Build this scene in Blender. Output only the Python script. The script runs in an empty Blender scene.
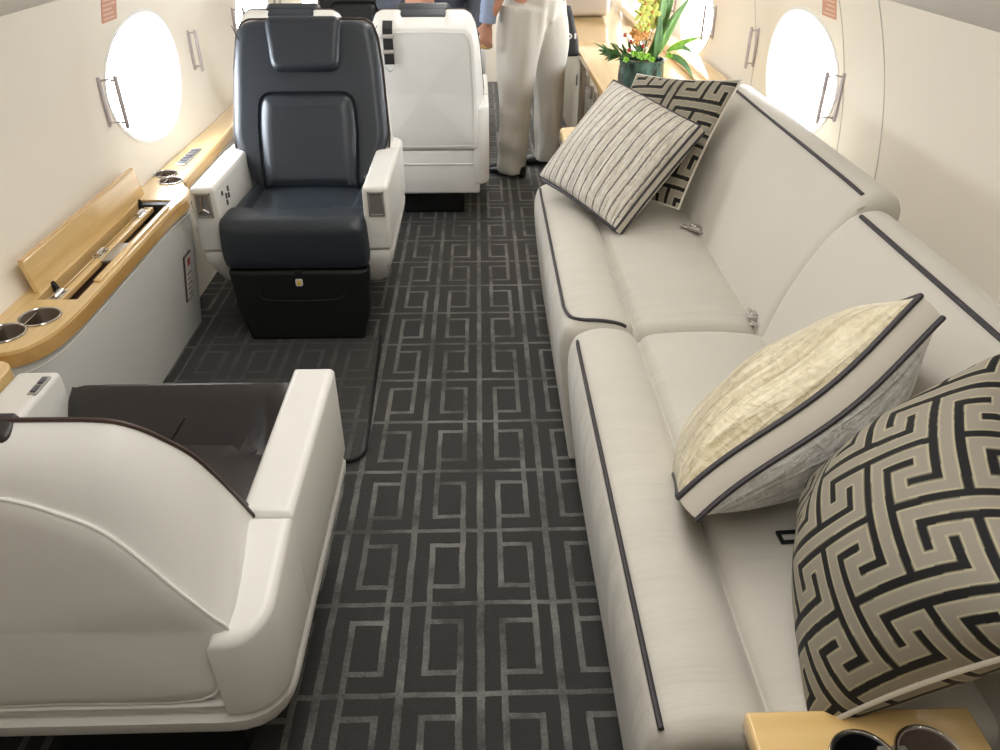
import bpy, bmesh, math, random
import numpy as np
from mathutils import Vector, Matrix, Euler
random.seed(4); np.random.seed(4)
PI = math.pi
S = bpy.context.scene
C = S.collection

# ------------------------------------------------------------------ materials
class NG:
    """tiny helper: arithmetic on shader sockets"""
    def __init__(s, nt, sock): s.nt, s.k = nt, sock
    def op(s, o, b=None, c=None):
        n = s.nt.nodes.new('ShaderNodeMath'); n.operation = o
        for i, v in enumerate((s, b, c)):
            if v is None: continue
            if isinstance(v, NG): s.nt.links.new(v.k, n.inputs[i])
            else: n.inputs[i].default_value = v
        return NG(s.nt, n.outputs[0])
    def __add__(s, b): return s.op('ADD', b)
    def __sub__(s, b): return s.op('SUBTRACT', b)
    def __mul__(s, b): return s.op('MULTIPLY', b)
    def __truediv__(s, b): return s.op('DIVIDE', b)
    def gt(s, b): return s.op('GREATER_THAN', b)
    def lt(s, b): return s.op('LESS_THAN', b)
    def max(s, b): return s.op('MAXIMUM', b)
    def fract(s): return s.op('FRACT')
    def floor(s): return s.op('FLOOR')
    def inv(s): return NG(s.nt, (s * -1.0 + 1.0).k)

def mat(name, col=(.8, .8, .8), rough=.5, metal=0., spec=.5, coat=0., sheen=0., noise=None, bump=None, emit=None):
    """noise=(scale xyz, amount, detail)  bump=(scale xyz, strength, distance)"""
    m = bpy.data.materials.new(name); m.use_nodes = True
    nt = m.node_tree; p = nt.nodes['Principled BSDF']
    p.inputs['Base Color'].default_value = (*col, 1); p.inputs['Roughness'].default_value = rough
    p.inputs['Metallic'].default_value = metal; p.inputs['Specular IOR Level'].default_value = spec
    p.inputs['Coat Weight'].default_value = coat; p.inputs['Coat Roughness'].default_value = .08
    p.inputs['Sheen Weight'].default_value = sheen
    tc = nt.nodes.new('ShaderNodeTexCoord')
    def tex(scale, detail=3):
        mp = nt.nodes.new('ShaderNodeMapping'); mp.inputs['Scale'].default_value = scale
        nt.links.new(tc.outputs['Object'], mp.inputs['Vector'])
        n = nt.nodes.new('ShaderNodeTexNoise'); n.inputs['Scale'].default_value = 1; n.inputs['Detail'].default_value = detail
        nt.links.new(mp.outputs[0], n.inputs['Vector'])
        return n
    if noise:
        n = tex(noise[0], noise[2] if len(noise) > 2 else 3)
        r = nt.nodes.new('ShaderNodeValToRGB')
        a = noise[1]
        r.color_ramp.elements[0].position = .3; r.color_ramp.elements[1].position = .7
        r.color_ramp.elements[0].color = (*[max(0, c * (1 - a)) for c in col], 1)
        r.color_ramp.elements[1].color = (*[min(1, c * (1 + a)) for c in col], 1)
        nt.links.new(n.outputs['Fac'], r.inputs[0]); nt.links.new(r.outputs[0], p.inputs['Base Color'])
    if bump:
        n = tex(bump[0], 4)
        b = nt.nodes.new('ShaderNodeBump'); b.inputs['Strength'].default_value = bump[1]; b.inputs['Distance'].default_value = bump[2]
        nt.links.new(n.outputs['Fac'], b.inputs['Height']); nt.links.new(b.outputs[0], p.inputs['Normal'])
    if emit:
        p.inputs['Emission Color'].default_value = (*emit[0], 1); p.inputs['Emission Strength'].default_value = emit[1]
    return m

def wood(name, c1, c2, axis=1):
    m = mat(name, c1, .25, coat=1.)
    m.node_tree.nodes['Principled BSDF'].inputs['Coat Roughness'].default_value = .04
    nt = m.node_tree; p = nt.nodes['Principled BSDF']
    tc = nt.nodes.new('ShaderNodeTexCoord'); mp = nt.nodes.new('ShaderNodeMapping')
    sc = [40, 40, 40]; sc[axis] = 2.5
    mp.inputs['Scale'].default_value = sc
    n = nt.nodes.new('ShaderNodeTexNoise'); n.inputs['Scale'].default_value = 1; n.inputs['Detail'].default_value = 5; n.inputs['Distortion'].default_value = .6
    r = nt.nodes.new('ShaderNodeValToRGB')
    r.color_ramp.elements[0].position = .3; r.color_ramp.elements[1].position = .72
    r.color_ramp.elements[0].color = (*c1, 1); r.color_ramp.elements[1].color = (*c2, 1)
    nt.links.new(tc.outputs['Object'], mp.inputs[0]); nt.links.new(mp.outputs[0], n.inputs[0])
    nt.links.new(n.outputs['Fac'], r.inputs[0]); nt.links.new(r.outputs[0], p.inputs['Base Color'])
    return m

M = {}
M['wall'] = mat('cream_wall_vinyl', (.86, .80, .69), .55, noise=((1.5, 1.5, 1.5), .02), bump=((180, 180, 180), .06, .001))
M['ceil'] = mat('ceiling_fabric', (.70, .66, .60), .7)
M['valance'] = mat('valance_panel', (.66, .63, .57), .6)
M['seam'] = mat('panel_joint', (.55, .51, .44), .7)
M['frame'] = mat('white_plastic', (.86, .85, .82), .4)
M['maple'] = wood('maple', (.70, .46, .18), (.80, .57, .26), 1)
M['maple_cross'] = wood('maple_cross', (.70, .46, .18), (.80, .57, .26), 0)
M['maple_dark'] = wood('maple_edge', (.60, .34, .11), (.70, .44, .16), 1)
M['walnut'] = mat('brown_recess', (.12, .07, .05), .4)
M['gold_frame'] = mat('brown_panel', (.16, .10, .05), .45)
M['khaki'] = mat('khaki_panel', (.42, .385, .31), .5)
M['tan_panel'] = wood('tan_panel', (.60, .44, .26), (.68, .52, .32), 2)
M['white_lea'] = mat('ivory_leather', (.75, .735, .69), .42, noise=((2, 2, 2), .03), bump=((220, 220, 220), .10, .001))
M['white_lea_b'] = mat('ivory_leather_band', (.80, .785, .74), .45, bump=((220, 220, 220), .10, .001))
M['panel_lea'] = mat('pale_grey_leather', (.77, .76, .72), .5, noise=((2, 2, 2), .02), bump=((250, 250, 250), .08, .001))
M['dark_lea'] = mat('charcoal_leather', (.018, .0245, .034), .42, spec=.6, bump=((160, 160, 160), .12, .0008))  # blue tint is reflected window daylight put into the base colour
M['brown_lea'] = mat('dark_brown_leather', (.032, .027, .026), .42, spec=.55, bump=((160, 160, 160), .12, .0008))
M['black_lea'] = mat('black_leather', (.008, .009, .009), .5, spec=.35, bump=((120, 120, 120), .15, .0008))
M['black'] = mat('black_plastic', (.008, .008, .009), .5)
M['piping_dark'] = mat('dark_piping', (.035, .030, .035), .55)
M['piping_brown'] = mat('brown_edge', (.05, .028, .02), .5)
M['sofa'] = mat('sofa_velvet', (.565, .535, .47), .8, sheen=.25, noise=((3, 3, 3), .03), bump=((400, 400, 400), .12, .001))
M['sofa_seat'] = mat('sofa_seat_velvet', (.565, .535, .47), .78, sheen=.25, noise=((3, 3, 3), .03), bump=((2.2, 13, 3), .5, .022))
M['chrome'] = mat('chrome', (.62, .60, .57), .18, metal=1)
M['steel'] = mat('brushed_steel', (.46, .44, .41), .36, metal=.7)
M['cup_brown'] = mat('bronzed_cup', (.20, .155, .12), .28, spec=.8)
M['dark_steel'] = mat('dark_steel', (.22, .215, .20), .35, metal=.3)
M['handle'] = mat('taupe_metal', (.52, .46, .47), .4, metal=.4)
M['band'] = mat('pillow_band_fabric', (.68, .63, .54), .7, sheen=.3, bump=((14, 14, 14), .15, .004))
M['khaki_cloth'] = mat('cream_cotton', (.58, .555, .495), .85, noise=((6, 6, 3), .03), bump=((9, 9, 4), .4, .02))
M['blue_cloth'] = mat('blue_shirt', (.33, .40, .56), .85, noise=((25, 25, 15), .14), bump=((18, 18, 14), .4, .012))
M['navy_cloth'] = mat('navy_jacket', (.035, .04, .055), .8)
M['skin'] = mat('skin', (.60, .30, .20), .5, noise=((20, 20, 20), .08))
M['hair'] = mat('dark_hair', (.03, .022, .018), .6)
M['shoe'] = mat('black_shoe', (.006, .006, .007), .35)
M['bag'] = mat('black_nylon', (.022, .022, .024), .6)
M['white_print'] = mat('white_print', (.85, .85, .83), .5)
M['pot'] = mat('green_glaze', (.035, .085, .07), .12, noise=((35, 35, 12), .7, 2), coat=.6)
M['leaf_d'] = mat('dark_leaf', (.045, .13, .02), .45, noise=((30, 30, 30), .35))
M['leaf_b'] = mat('bright_leaf', (.20, .42, .035), .4, noise=((30, 30, 30), .25))
M['blade'] = mat('long_leaf', (.13, .28, .06), .4, noise=((60, 60, 6), .5))
M['petal_y'] = mat('lime_orchid', (.62, .66, .16), .5)
M['petal_o'] = mat('orange_petal', (.60, .29, .08), .5)
M['petal_r'] = mat('rust_bud', (.40, .08, .05), .5)
M['placard'] = mat('pink_placard', (.60, .30, .20), .5)
M['placard_txt'] = mat('pale_lettering', (.72, .50, .38), .5)
M['label_w'] = mat('label_white', (.74, .70, .64), .5)
M['red'] = mat('label_red', (.42, .05, .05), .5)
M['ink'] = mat('label_ink', (.10, .07, .07), .5)
M['yellow'] = mat('tag_yellow', (.75, .55, .05), .5)
M['grey_case'] = mat('grey_case', (.45, .42, .39), .5)
M['switch'] = mat('switch_grey', (.10, .10, .11), .35)
M['lamp_on'] = mat('lamp_glow', (.9, .9, .9), .5, emit=((1, .93, .82), 4))

def glass_mat():
    m = bpy.data.materials.new('window_glass'); m.use_nodes = True
    nt = m.node_tree; nt.nodes.clear()
    o = nt.nodes.new('ShaderNodeOutputMaterial'); t = nt.nodes.new('ShaderNodeBsdfTransparent'); g = nt.nodes.new('ShaderNodeBsdfGlossy')
    g.inputs['Roughness'].default_value = .02; t.inputs[0].default_value = (.97, .98, 1, 1)
    mx = nt.nodes.new('ShaderNodeMixShader'); mx.inputs[0].default_value = .05
    nt.links.new(t.outputs[0], mx.inputs[1]); nt.links.new(g.outputs[0], mx.inputs[2])
    nt.links.new(mx.outputs[0], o.inputs[0])
    return m
M['glass'] = glass_mat()

def carpet(name, base, line, dark=1.):
    m = mat(name, base, .9, sheen=.15)
    nt = m.node_tree; p = nt.nodes['Principled BSDF']
    geo = nt.nodes.new('ShaderNodeNewGeometry')
    wn = nt.nodes.new('ShaderNodeTexNoise'); wn.inputs['Scale'].default_value = 14; wn.inputs['Detail'].default_value = 3
    nt.links.new(geo.outputs['Position'], wn.inputs['Vector'])
    sw = nt.nodes.new('ShaderNodeSeparateColor'); nt.links.new(wn.outputs['Color'], sw.inputs[0])
    sp = nt.nodes.new('ShaderNodeSeparateXYZ'); nt.links.new(geo.outputs['Position'], sp.inputs[0])
    X = NG(nt, sp.outputs[0]) + (NG(nt, sw.outputs[0]) - .5) * .007
    Y = NG(nt, sp.outputs[1]) + (NG(nt, sw.outputs[1]) - .5) * .007
    U = (X + 8.4 + .015) / .168; V = (Y - .951 + 23.45) / .2345   # offsets: 50 and 100 cells
    i, j = U.floor(), V.floor(); u, v = U.fract(), V.fract()
    par = ((i + j) * .5).fract().gt(.25)
    npar = par.inv()
    ins = lambda t, a, b: t.gt(a) * t.lt(b)
    L = u.lt(.048).max(u.gt(.952)).max(v.lt(.026)).max(v.gt(.974))
    outer = ins(u, .255, .775) * ins(v, .19, .81)
    inner = ins(u, .335, .695) * ins(v, .245, .755)
    L = L.max(outer * inner.inv())
    rb, lb = ins(u, .695, .775), ins(u, .255, .335)
    far, near = v.gt(.78), v.lt(.22)
    L = L.max(npar * far * rb).max(npar * near * lb).max(par * near * rb).max(par * far * lb)
    # worn, silky line brightness
    n2 = nt.nodes.new('ShaderNodeTexNoise'); n2.inputs['Scale'].default_value = 5; n2.inputs['Detail'].default_value = 6; n2.inputs['Roughness'].default_value = .7
    nt.links.new(geo.outputs['Position'], n2.inputs['Vector'])
    mr = nt.nodes.new('ShaderNodeMapRange'); mr.inputs[1].default_value = .38; mr.inputs[2].default_value = .62; mr.inputs[3].default_value = .18; mr.inputs[4].default_value = 1
    nt.links.new(n2.outputs['Fac'], mr.inputs[0])
    fac = L * NG(nt, mr.outputs[0])
    n3 = nt.nodes.new('ShaderNodeTexNoise'); n3.inputs['Scale'].default_value = 160; n3.inputs['Detail'].default_value = 2
    nt.links.new(geo.outputs['Position'], n3.inputs['Vector'])
    mx = nt.nodes.new('ShaderNodeMix'); mx.data_type = 'RGBA'
    mx.inputs[6].default_value = (*base, 1); mx.inputs[7].default_value = (*line, 1)
    nt.links.new(fac.k, mx.inputs[0])
    m2 = nt.nodes.new('ShaderNodeMix'); m2.data_type = 'RGBA'; m2.blend_type = 'MULTIPLY'; m2.inputs[0].default_value = .55
    nt.links.new(mx.outputs[2], m2.inputs[6]); nt.links.new(n3.outputs['Fac'], m2.inputs[7])
    nt.links.new(m2.outputs[2], p.inputs['Base Color'])
    rr = fac * -.35 + .85
    nt.links.new(rr.k, p.inputs['Roughness'])
    b = nt.nodes.new('ShaderNodeBump'); b.inputs['Strength'].default_value = .35; b.inputs['Distance'].default_value = .004
    nt.links.new((NG(nt, n3.outputs['Fac']) + L * .5).k, b.inputs['Height']); nt.links.new(b.outputs[0], p.inputs['Normal'])
    return m
M['carpet'] = carpet('patterned_carpet', (.032, .031, .028), (.205, .20, .183))
M['mat'] = carpet('patterned_mat', (.040, .038, .036), (.085, .083, .08))  # lines dimmed: shade on the floor is partly put into this colour

def rib_mat(name, c1, c2, stripe=None, sf=13., along=1):
    """crushed, gathered ribs along local y; optional dark pinstripes"""
    m = mat(name, c1, .42, sheen=.2, spec=.6)
    nt = m.node_tree; p = nt.nodes['Principled BSDF']
    tc = nt.nodes.new('ShaderNodeTexCoord')
    mp = nt.nodes.new('ShaderNodeMapping'); mp.inputs['Scale'].default_value = (150, 9, 20) if along else (5, 75, 20)
    nt.links.new(tc.outputs['Object'], mp.inputs[0])
    n = nt.nodes.new('ShaderNodeTexNoise'); n.inputs['Scale'].default_value = 1; n.inputs['Detail'].default_value = 3; n.inputs['Distortion'].default_value = .8
    nt.links.new(mp.outputs[0], n.inputs[0])
    mp2 = nt.nodes.new('ShaderNodeMapping'); mp2.inputs['Scale'].default_value = (60, 45, 40)
    nt.links.new(tc.outputs['Object'], mp2.inputs[0])
    n2 = nt.nodes.new('ShaderNodeTexNoise'); n2.inputs['Scale'].default_value = 1; n2.inputs['Detail'].default_value = 3; n2.inputs['Distortion'].default_value = 1.2
    nt.links.new(mp2.outputs[0], n2.inputs[0])
    r = nt.nodes.new('ShaderNodeValToRGB'); r.color_ramp.elements[0].position = .36; r.color_ramp.elements[1].position = .62
    r.color_ramp.elements[0].color = (*c1, 1); r.color_ramp.elements[1].color = (*c2, 1)
    f = NG(nt, n.outputs['Fac']) * .65 + NG(nt, n2.outputs['Fac']) * .35
    nt.links.new(f.k, r.inputs[0])
    out = r.outputs[0]
    h = f
    if stripe:
        sp = nt.nodes.new('ShaderNodeSeparateXYZ'); nt.links.new(tc.outputs['Object'], sp.inputs[0])
        x = NG(nt, sp.outputs[0]) + (NG(nt, n2.outputs['Fac']) - .5) * .006
        fr = (x / (.42 / sf) + 50.3).fract()
        st = fr.lt(.14)
        mx = nt.nodes.new('ShaderNodeMix'); mx.data_type = 'RGBA'; mx.inputs[7].default_value = (*stripe, 1)
        nt.links.new(st.k, mx.inputs[0]); nt.links.new(out, mx.inputs[6]); out = mx.outputs[2]
        h = f - st * .5
    nt.links.new(out, p.inputs['Base Color'])
    b = nt.nodes.new('ShaderNodeBump'); b.inputs['Strength'].default_value = 1; b.inputs['Distance'].default_value = .012
    nt.links.new(h.k, b.inputs['Height']); nt.links.new(b.outputs[0], p.inputs['Normal'])
    return m
M['rib_stripe'] = rib_mat('striped_ribbed_silk', (.50, .45, .36), (.80, .76, .67), stripe=(.13, .11, .10))
M['rib_gold'] = rib_mat('gold_ribbed_silk', (.42, .345, .19), (.78, .70, .50), along=0)
M['rib_silver'] = rib_mat('silver_ribbed_silk', (.46, .435, .40), (.96, .95, .93), along=0)

def attr_mat(name):
    m = mat(name, (1, 1, 1), .75, spec=.25, sheen=.04, bump=((260, 260, 260), .12, .001))
    nt = m.node_tree; a = nt.nodes.new('ShaderNodeAttribute'); a.attribute_name = 'weave'
    nt.links.new(a.outputs['Color'], nt.nodes['Principled BSDF'].inputs['Base Color'])
    return m
M['key'] = attr_mat('greek_key_velvet')

# ------------------------------------------------------------------ object helpers
def mesh_obj(name, me, m=None, parent=None, smooth=True):
    o = bpy.data.objects.new(name, me); C.objects.link(o)
    if m is not None: me.materials.append(M[m] if isinstance(m, str) else m)
    if parent: o.parent = parent
    if smooth:
        me.polygons.foreach_set('use_smooth', [True] * len(me.polygons))
        try: me.set_sharp_from_angle(angle=math.radians(40))
        except Exception: pass
    me.update()
    return o
def obj(name, bm, m=None, parent=None, smooth=True):
    me = bpy.data.meshes.new(name); bmesh.ops.recalc_face_normals(bm, faces=bm.faces[:]); bm.to_mesh(me); bm.free()
    return mesh_obj(name, me, m, parent, smooth)
def data_obj(name, vs, fs, m=None, parent=None, smooth=True):
    bm = bmesh.new(); V = [bm.verts.new(v) for v in vs]
    for f in fs:
        try: bm.faces.new([V[i] for i in f])
        except ValueError: pass
    return obj(name, bm, m, parent, smooth)
def tag(o, label=None, cat=None, group=None, kind=None):
    for k, v in (('label', label), ('category', cat), ('group', group), ('kind', kind)):
        if v: o[k] = v
    return o
def empty(name, loc, rz=0):
    o = bpy.data.objects.new(name, None); C.objects.link(o); o.location = loc; o.rotation_euler = (0, 0, rz); o.empty_display_size = .05
    return o
def add_box(bm, x0, x1, y0, y1, z0, z1, r=0., seg=3):
    t = bmesh.new()
    bmesh.ops.create_cube(t, size=1)
    for v in t.verts: v.co = Vector(((x0 + x1) / 2 + v.co.x * (x1 - x0), (y0 + y1) / 2 + v.co.y * (y1 - y0), (z0 + z1) / 2 + v.co.z * (z1 - z0)))
    if r > 0: bmesh.ops.bevel(t, geom=t.edges[:], offset=r, segments=seg, profile=.5, affect='EDGES')
    merge(bm, t); return bm
def merge(bm, t, mtx=None):
    if mtx is not None: t.transform(mtx)
    me = bpy.data.meshes.new('tmp'); t.to_mesh(me); t.free(); bm.from_mesh(me); bpy.data.meshes.remove(me)
def box(name, x0, x1, y0, y1, z0, z1, m, parent=None, r=.004, seg=3):
    return obj(name, add_box(bmesh.new(), x0, x1, y0, y1, z0, z1, r, seg), m, parent)
def add_rings(bm, rings, cap=True, closed=True):
    R = [[bm.verts.new(p) for p in r] for r in rings]
    n = len(R[0])
    for a, b in zip(R, R[1:]):
        for i in range(n if closed else n - 1):
            j = (i + 1) % n
            try: bm.faces.new((a[i], a[j], b[j], b[i]))
            except ValueError: pass
    if cap:
        for r in (R[0], R[-1]):
            try: bm.faces.new(r)
            except ValueError: pass
    return bm
def add_tube(bm, pts, r, n=8, closed=False, cap=True):
    pts = [Vector(p) for p in pts]; k = len(pts); rings = []
    up = None
    for i, p in enumerate(pts):
        a = pts[i - 1] if (i or closed) else pts[0]; b = pts[(i + 1) % k] if (i < k - 1 or closed) else pts[-1]
        d = (b - a).normalized()
        if up is None:
            up = Vector((0, 0, 1)) if abs(d.z) < .9 else Vector((1, 0, 0))
        s = d.cross(up)
        if s.length < 1e-6: s = d.cross(Vector((.3, .5, .8)))
        s.normalize(); up = s.cross(d).normalized()
        rr = r[i] if isinstance(r, (list, tuple)) else r
        rings.append([p + s * (math.cos(t) * rr) + up * (math.sin(t) * rr) for t in [2 * PI * q / n for q in range(n)]])
    if closed: rings.append(rings[0]); cap = False
    add_rings(bm, rings, cap)
    if closed: bmesh.ops.remove_doubles(bm, verts=bm.verts[:], dist=1e-6)
    return bm
def tube(name, pts, r, m, parent=None, n=8, closed=False):
    return obj(name, add_tube(bmesh.new(), pts, r, n, closed), m, parent)
def catmull(pts, k=6, closed=False):
    P = [Vector(p) for p in pts]; n = len(P); out = []
    for i in range(n if closed else n - 1):
        g = (lambda q: P[q % n]) if closed else (lambda q: P[min(max(q, 0), n - 1)])
        a, b, c, d = g(i - 1), g(i), g(i + 1), g(i + 2)
        for s in range(k):
            t = s / k
            out.append(.5 * ((2 * b) + (-a + c) * t + (2 * a - 5 * b + 4 * c - d) * t * t + (-a + 3 * b - 3 * c + d) * t ** 3))
    if not closed: out.append(P[-1])
    return out
def round_poly(pts, r, seg=5):
    """2-D polygon with rounded corners; r one value or a list"""
    n = len(pts); out = []
    for i in range(n):
        p = Vector(pts[i]); a = Vector(pts[i - 1]); b = Vector(pts[(i + 1) % n])
        rr = r[i] if isinstance(r, (list, tuple)) else r
        da, db = (a - p), (b - p)
        rr = min(rr, da.length * .49, db.length * .49)
        if rr < 1e-5: out.append(p); continue
        s, e = p + da.normalized() * rr, p + db.normalized() * rr
        for k in range(seg + 1):
            t = k / seg
            out.append((1 - t) ** 2 * s + 2 * t * (1 - t) * p + t * t * e)
    return out
def resample(poly, n):
    """closed 2-D polyline to n points, even by length, starting at its first point"""
    P = [Vector(p) for p in poly]; P.append(P[0])
    L = [0]
    for a, b in zip(P, P[1:]): L.append(L[-1] + (b - a).length)
    out = []; k = 0
    for i in range(n):
        d = L[-1] * i / n
        while k < len(L) - 2 and L[k + 1] < d: k += 1
        t = (d - L[k]) / max(1e-9, L[k + 1] - L[k]); out.append(P[k].lerp(P[k + 1], t))
    return out
def add_prism(bm, poly, to3, d0, d1, bev=0., seg=3):
    """extrude a 2-D polygon between depth d0 and d1, to3(u, v, d) -> point, edges rounded by insetting"""
    poly = [Vector((p[0], p[1])) for p in poly]
    poly = [p for i, p in enumerate(poly) if (p - poly[i - 1]).length > 1e-7]
    n = len(poly)
    ed = [(poly[(i + 1) % n] - poly[i]).normalized() for i in range(n)]
    def inset(e):
        out = []
        for i in range(n):
            a, b = ed[i - 1], ed[i]
            na, nb = Vector((-a.y, a.x)), Vector((-b.y, b.x))
            m = na + nb; k = m.length_squared
            out.append(poly[i] + (m * (2 / k) if k > .35 else nb) * e)
        bad = [(out[(i + 1) % n] - out[i]).dot(ed[i]) <= 1e-9 for i in range(n)]
        if all(bad) or not any(bad): return out
        st = next(i for i in range(n) if not bad[i])
        i = 0
        while i < n:
            k = (st + i) % n
            if bad[k]:
                run = 0
                while bad[(k + run) % n]: run += 1
                p0, d0_ = out[k], ed[(k - 1) % n]; p1, d1_ = out[(k + run) % n], ed[(k + run) % n]
                cr = d0_.x * d1_.y - d0_.y * d1_.x
                if abs(cr) > .05:
                    t = ((p1 - p0).x * d1_.y - (p1 - p0).y * d1_.x) / cr; q = p0 + d0_ * t
                else: q = (p0 + p1) / 2
                for j in range(run + 1): out[(k + j) % n] = q.copy()
                i += run
            else: i += 1
        return out
    area = sum(poly[i - 1][0] * poly[i][1] - poly[i][0] * poly[i - 1][1] for i in range(len(poly)))
    sg = 1 if area > 0 else -1
    s = 1 if d1 > d0 else -1
    rings = []
    steps = [(bev * (1 - math.sin(k / seg * PI / 2)), bev * (1 - math.cos(k / seg * PI / 2))) for k in range(seg + 1)] if bev > 0 else [(0, 0)]
    for e, dd in steps: rings.append([to3(p[0], p[1], d0 + s * dd) for p in inset(sg * e)])
    if bev > 0: rings.insert(0, [to3(p[0], p[1], d0) for p in inset(sg * (bev + .003))])
    for e, dd in reversed(steps): rings.append([to3(p[0], p[1], d1 - s * dd) for p in inset(sg * e)])
    if bev > 0: rings.append([to3(p[0], p[1], d1) for p in inset(sg * (bev + .003))])
    add_rings(bm, rings); bmesh.ops.remove_doubles(bm, verts=bm.verts[:], dist=2e-6); return bm
def prism(name, poly, to3, d0, d1, m, parent=None, bev=0., seg=3):
    return obj(name, add_prism(bmesh.new(), poly, to3, d0, d1, bev, seg), m, parent)
def add_lathe(bm, prof, n=32, c=(0, 0, 0)):
    rings = [[(c[0] + r * math.cos(2 * PI * k / n), c[1] + r * math.sin(2 * PI * k / n), c[2] + z) for k in range(n)] for r, z in prof]
    return add_rings(bm, rings)
XY = lambda u, v, d: (u, v, d)
YZ = lambda u, v, d: (d, u, v)
XZ = lambda u, v, d: (u, d, v)

# ------------------------------------------------------------------ camera (solved from the photograph)
H = 1.4; f = 760.; th = math.atan(495 / f); ps = math.atan(23 / f * math.cos(th))
cam = bpy.data.cameras.new('camera'); co = bpy.data.objects.new('camera', cam); C.objects.link(co)
cam.sensor_width = 36; cam.lens = f / 1000 * 36; cam.clip_start = .02
co.location = (0, 0, H); co.rotation_euler = (PI / 2 - th, 0, -ps)
S.camera = co

# ------------------------------------------------------------------ the cabin shell
XC, ZC, RW = -.015, .80, 1.17
TH = .10
def ang(z): return math.asin((z - ZC) / RW)
ZV = .45            # the lining hangs straight below this height
def wall_x(z, off=0.): return math.sqrt((RW + off) ** 2 - (max(z, ZV) - ZC) ** 2)
Y0, Y1 = -1.6, 6.6
WINY = [2.87, 4.40, 5.93]
def make_wall(side, name):
    zs = [0, .15, .3] + list(np.linspace(ZV, 1.14, 26))
    ys = np.linspace(Y0, Y1, 60)
    bm = bmesh.new()
    grids = []
    for off in (0, TH):
        grids.append([[bm.verts.new((XC + side * wall_x(z, off), y, z)) for z in zs] for y in ys])
    an = zs
    for g in grids:
        for i in range(len(ys) - 1):
            for j in range(len(an) - 1): bm.faces.new((g[i][j], g[i + 1][j], g[i + 1][j + 1], g[i][j + 1]))
    A, B = grids
    for i in range(len(ys) - 1):
        for j in (0, len(an) - 1): bm.faces.new((A[i][j], A[i + 1][j], B[i + 1][j], B[i][j]))
    for j in range(len(an) - 1):
        for i in (0, len(ys) - 1): bm.faces.new((A[i][j], A[i][j + 1], B[i][j + 1], B[i][j]))
    o = obj(name, bm, 'wall')
    # window openings are cut clean through
    cut = bmesh.new()
    for wy in WINY:
        n = 64
        rr = [[(XC + side * x, wy + sy * math.cos(2 * PI * k / n), .815 + sz * math.sin(2 * PI * k / n)) for k in range(n)] for x, sy, sz in ((.9, .335, .205), (1.5, .335, .205))]
        add_rings(cut, rr)
    co_ = obj('cutter', cut, None, smooth=False)
    md = o.modifiers.new('b', 'BOOLEAN'); md.object = co_; md.operation = 'DIFFERENCE'; md.solver = 'EXACT'
    dg = bpy.context.evaluated_depsgraph_get()
    me = bpy.data.meshes.new_from_object(o.evaluated_get(dg))
    o.modifiers.clear(); o.data = me
    cm = co_.data; bpy.data.objects.remove(co_); bpy.data.meshes.remove(cm)
    me.polygons.foreach_set('use_smooth', [True] * len(me.polygons)); me.set_sharp_from_angle(angle=math.radians(35))
    return tag(o, kind='structure')
make_wall(-1, 'wall_left'); make_wall(1, 'wall_right')

def window(no, wy, side):
    n = 64
    def ring(x, sy, sz, zz=.815): return [(XC + side * x, wy + sy * math.cos(2 * PI * k / n), zz + sz * math.sin(2 * PI * k / n)) for k in range(n)]
    def surf(sy, sz, off):
        out = []
        for k in range(n):
            t = 2 * PI * k / n; z = .815 + sz * math.sin(t)
            out.append((XC + side * ((RW + off) * math.cos(ang(z))), wy + sy * math.cos(t), z))
        return out
    bm = bmesh.new()   # flared reveal, lip to pane
    add_rings(bm, [surf(.345, .215, .004), surf(.345, .215, -.004), surf(.335, .205, -.005), surf(.325, .197, .002), surf(.30, .18, .05), surf(.285, .17, .085), surf(.285, .17, .10), surf(.33, .2, .10)], cap=False)
    w = tag(obj('window_%d' % no, bm, 'frame'), kind='structure')
    bm = bmesh.new()
    add_rings(bm, [surf(.286, .171, .088), surf(.286, .171, .092)])
    obj('pane', bm, 'glass', w)
    return w
def pull_handle(parent, y, side, so=.052, zc=.815, hh=.075):
    """small bracket handle standing off the wall: wall bar, two arms, grip"""
    bm = bmesh.new()
    xs = lambda z, o: XC + side * (math.sqrt(RW ** 2 - (z - ZC) ** 2) - o)
    add_box(bm, min(xs(zc, 0), xs(zc, .008)), max(xs(zc, 0), xs(zc, .008)), y - .009, y + .009, zc - hh, zc + hh, .003)
    h = obj('handle', bm, 'handle', parent)
    bm = bmesh.new()
    a, b = xs(zc, so), xs(zc, so + .011)
    add_box(bm, min(a, b), max(a, b), y - .009, y + .009, zc - hh - .008, zc + hh + .004, .005)
    obj('handle_grip', bm, 'handle', h)
    bm = bmesh.new()
    for z in (zc - hh + .010, zc + hh - .012):
        add_tube(bm, catmull([(xs(z, .004), y, z), (xs(z, so * .55), y, z + .004), (xs(z, so + .004), y, z)], 4), .0035, 6)
    obj('handle_arm', bm, 'handle', h)
k = 1
for side in (-1, 1):
    for wy in WINY:
        w = window(k, wy, side); k += 1
        if wy < 0: continue
        pull_handle(w, wy - .37, side)
        if wy < 5: pull_handle(w, wy + .50, side, .028)

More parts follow.
